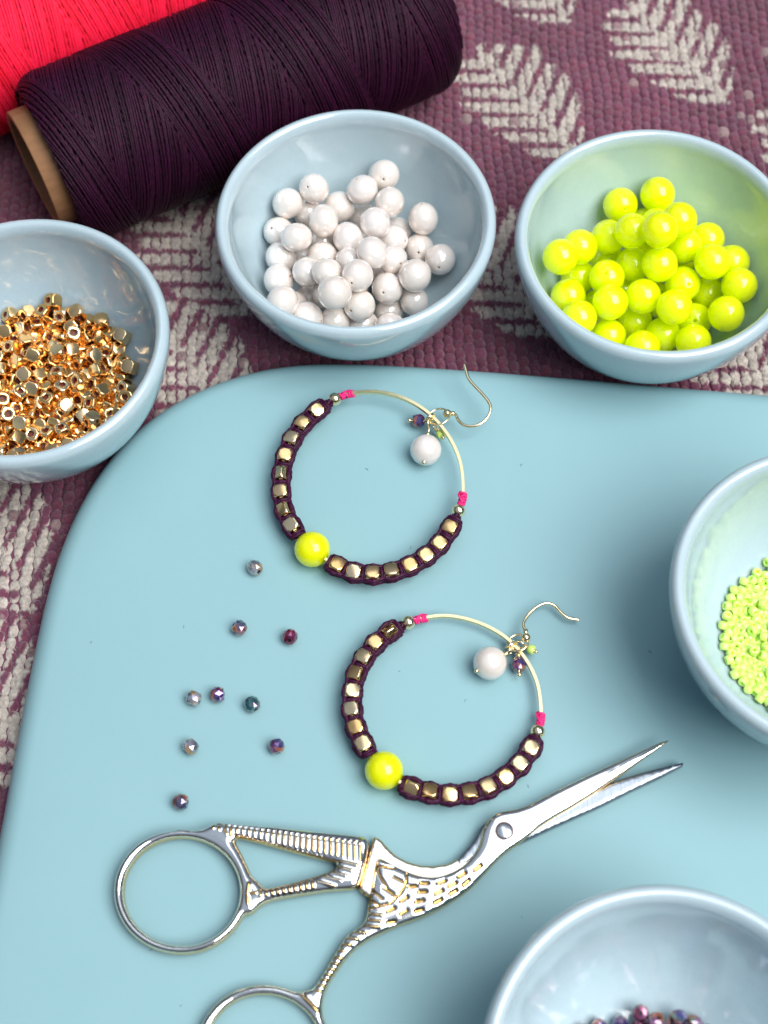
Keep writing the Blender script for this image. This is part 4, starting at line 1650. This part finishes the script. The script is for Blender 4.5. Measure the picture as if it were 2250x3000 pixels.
# ------------------------------------------------------------------ spools
def wound(end0, end1, R, strands_mm, seed, alpha=0.21, bevel=5.0):
    """Cross-wound thread between two points of the axis. Returns verts, quads, uv."""
    g = np.random.default_rng(seed)
    a, b_ = np.array(end0, float), np.array(end1, float)
    ax = unit(b_ - a)
    L = np.linalg.norm(b_ - a)
    e1 = unit(np.cross(ax, [0, 0, 1.0]))
    e2 = np.cross(ax, e1)
    circ = 2 * np.pi * R
    seg = 72
    sides = 5
    Vs, Qs, UVs = [], [], []
    vo_ = 0
    rs = strands_mm * 0.5

    def rad(u):
        d = np.minimum(u, L - u)
        return R - bevel * 0.55 * np.clip(1 - d / bevel, 0, 1) ** 2

    for sgn in (1, -1):
        tan_a = math.tan(alpha) * sgn
        pitch = circ * abs(tan_a)
        starts = int(pitch * math.cos(alpha) / (strands_mm * 0.93))
        for k in range(starts):
            turns = L / pitch
            n = int(turns * seg) + 2
            s = np.linspace(0, 1, n)
            u = s * L
            phi = sgn * (s * turns * 2 * np.pi) + 2 * np.pi * k / starts + g.normal(0, 0.012)
            u = np.clip(u + g.normal(0, 0.10) + 0.18 * np.sin(phi * 3 + k), 0, L)
            # patches where one winding direction lies over the other
            w = np.sin(2 * np.pi * (u / 33.0 - phi / (2 * np.pi)) + 0.6) + 0.35 * np.sin(2 * np.pi * (u / 51.0 + phi / (2 * np.pi)) + 2.0)
            lay = np.clip(w * 4, -1, 1) * sgn
            r = rad(u) - rs + 0.24 * lay + g.normal(0, 0.03)
            c = a + u[:, None] * ax + r[:, None] * (np.cos(phi)[:, None] * e1 + np.sin(phi)[:, None] * e2)
            rad_dir = np.cos(phi)[:, None] * e1 + np.sin(phi)[:, None] * e2
            T = np.gradient(c, axis=0)
            T /= np.maximum(np.linalg.norm(T, axis=1), 1e-9)[:, None]
            Bn = np.cross(T, rad_dir)
            Bn /= np.linalg.norm(Bn, axis=1)[:, None]
            t = np.arange(sides) * 2 * np.pi / sides + 0.3
            ring_ = c[:, None, :] + rs * (np.cos(t)[None, :, None] * rad_dir[:, None, :] + np.sin(t)[None, :, None] * Bn[:, None, :])
            Vs.append(ring_.reshape(-1, 3))
            i = np.arange(n - 1)[:, None] * sides
            q = np.arange(sides)[None, :]
            q2 = (q + 1) % sides
            Qs.append(np.stack([i + q, i + q2, i + sides + q2, i + sides + q], -1).reshape(-1, 4) + vo_)
            arc_len = s * turns * circ
            UVs.append(np.stack([np.repeat(arc_len[:, None] + k * 37.7 + (500 if sgn > 0 else 0), sides, 1), np.repeat(t[None, :] / 6.8 + k * 3 + (700 if sgn > 0 else 0), n, 0)], -1).reshape(-1, 2))
            vo_ += n * sides
    return np.vstack(Vs), np.vstack(Qs), np.vstack(UVs)


def spool(name, label, e0, e1, R, thread_mat, under_mat, core_r, core_out, seed, tilt):
    root = thing(name, label, "thread spool", (*(0.5 * (np.array(e0) + np.array(e1)))[:2], 0), None)
    base = np.array(root.location) / S
    V, Qd, UV = wound(e0, e1, R, 0.66, seed, tilt)
    me = fast_mesh("wound_thread", V - base, Qd)
    uvl = me.uv_layers.new(name="UVMap")
    uvl.data.foreach_set("uv", UV[Qd.ravel()].astype(np.float32).ravel())
    link("wound_thread", me, thread_mat, root)
    # stray fibres lifting off the thread
    g = np.random.default_rng(seed + 50)
    nf = 900
    p = V[g.integers(0, len(V), nf)]
    axv = unit(np.array(e1, float) - np.array(e0, float))
    rel = p - np.array(e0, float)
    rdir = rel - (rel @ axv)[:, None] * axv
    rdir /= np.linalg.norm(rdir, axis=1)[:, None]
    tdir = g.normal(size=(nf, 3))
    tdir /= np.linalg.norm(tdir, axis=1)[:, None]
    tip = p + rdir * g.uniform(0.2, 0.9, nf)[:, None] + tdir * g.uniform(0.4, 1.6, nf)[:, None]
    sd = np.cross(rdir, tdir) * 0.03
    fm = fast_mesh("stray_fibre", np.stack([p - sd, p + sd, tip], 1).reshape(-1, 3) - base, np.arange(nf * 3).reshape(-1, 3), False)
    fo = link("stray_fibre", fm, m_cord if thread_mat is m_thread_purple else m_pink_cord, root)
    fo["kind"] = "stuff"
    a, b_ = np.array(e0, float), np.array(e1, float)
    ax = unit(b_ - a)
    L = np.linalg.norm(b_ - a)
    M = np.array(Vector(ax).to_track_quat('Z', 'Y').to_matrix())
    v, f = lathe([(core_r + 0.4, 0.9), (R * 0.8, 0.7), (R - 3.6, 2.0), (R - 0.85, 6.0), (R - 0.85, L - 6.0), (R - 3.6, L - 2.0), (R * 0.8, L - 0.7), (core_r + 0.4, L - 0.9)], 64)
    part("inner_winding", v @ M.T + a, f, under_mat, root)
    # coils showing on the end faces
    for zz, sg in ((0.6, -1), (L - 0.6, 1)):
        pcs = []
        for r in np.arange(core_r + 1.0, R - 1.6, 0.95):
            w = np.array([[r * math.cos(t), r * math.sin(t), zz + 0.18 * math.sin(2 * t + r)] for t in np.linspace(0, 2 * np.pi, 49)[:-1]])
            z_in = 1.5 * max(0, (r - (R - 5)) / 4)
            w[:, 2] += -sg * z_in
            pcs.append(tube(w @ M.T + a, 0.5, 5, closed=True))
        V, F = join(pcs)
        part("end_coil", V, F, under_mat if thread_mat is not m_thread_pink else m_core_pink, root)
    v, f = lathe([(core_r - 1.7, -core_out + 0.3), (core_r - 1.5, -core_out), (core_r - 0.2, -core_out), (core_r, -core_out + 0.3), (core_r, L - 1.0), (core_r - 1.7, L - 1.0), (core_r - 1.7, -core_out + 0.3)], 64)
    part("cardboard_core", v @ M.T + a, f, m_card, root)
    return root


RS = 21.0
P0 = U(*Q([(106, 354)])[0], RS)
P1 = U(*Q([(922, 14)])[0], RS)
spool("thread_spool", "dark purple waxed thread spool with brown cardboard core lying on the rug", P0, P1, RS, m_thread_purple, m_core_under, 14.6, 4.2, 11, 0.20)
axd = unit(P1 - P0)
perp = np.array([-axd[1], axd[0], 0])
N0 = P0 + perp * 42.6 - axd * 38
N1 = N0 + axd * 98
spool("thread_spool", "neon coral pink thread spool lying behind the dark purple spool", N0, N1, RS, m_thread_pink, m_core_pink, 14.6, 4.2, 12, 0.17)

# ------------------------------------------------------------------ a few fibres of lint on the tray
m_lint = mat("lint", (0.12, 0.10, 0.12), roughness=0.9)
pcs = []
for k in range(18):
    x, y = rng.uniform(250, 2000), rng.uniform(1250, 2950)
    p = U(x, y, TRAY + 0.06)
    a = rng.random() * 6.28
    L = rng.uniform(0.25, 0.8)
    cv = rng.normal(0, 0.8)
    pth = np.array([p + np.array([L * s * math.cos(a + cv * s), L * s * math.sin(a + cv * s), 0.05 * s]) for s in np.linspace(0, 1, 6)])
    pcs.append(tube(pth, 0.03 + 0.03 * rng.random(), 4))
V, F = join(pcs)
me = mesh_from("lint", V, F)
tag(link("lint", me, m_lint), "scattered dark specks of lint on the pale blue tray", "lint", None, "stuff")
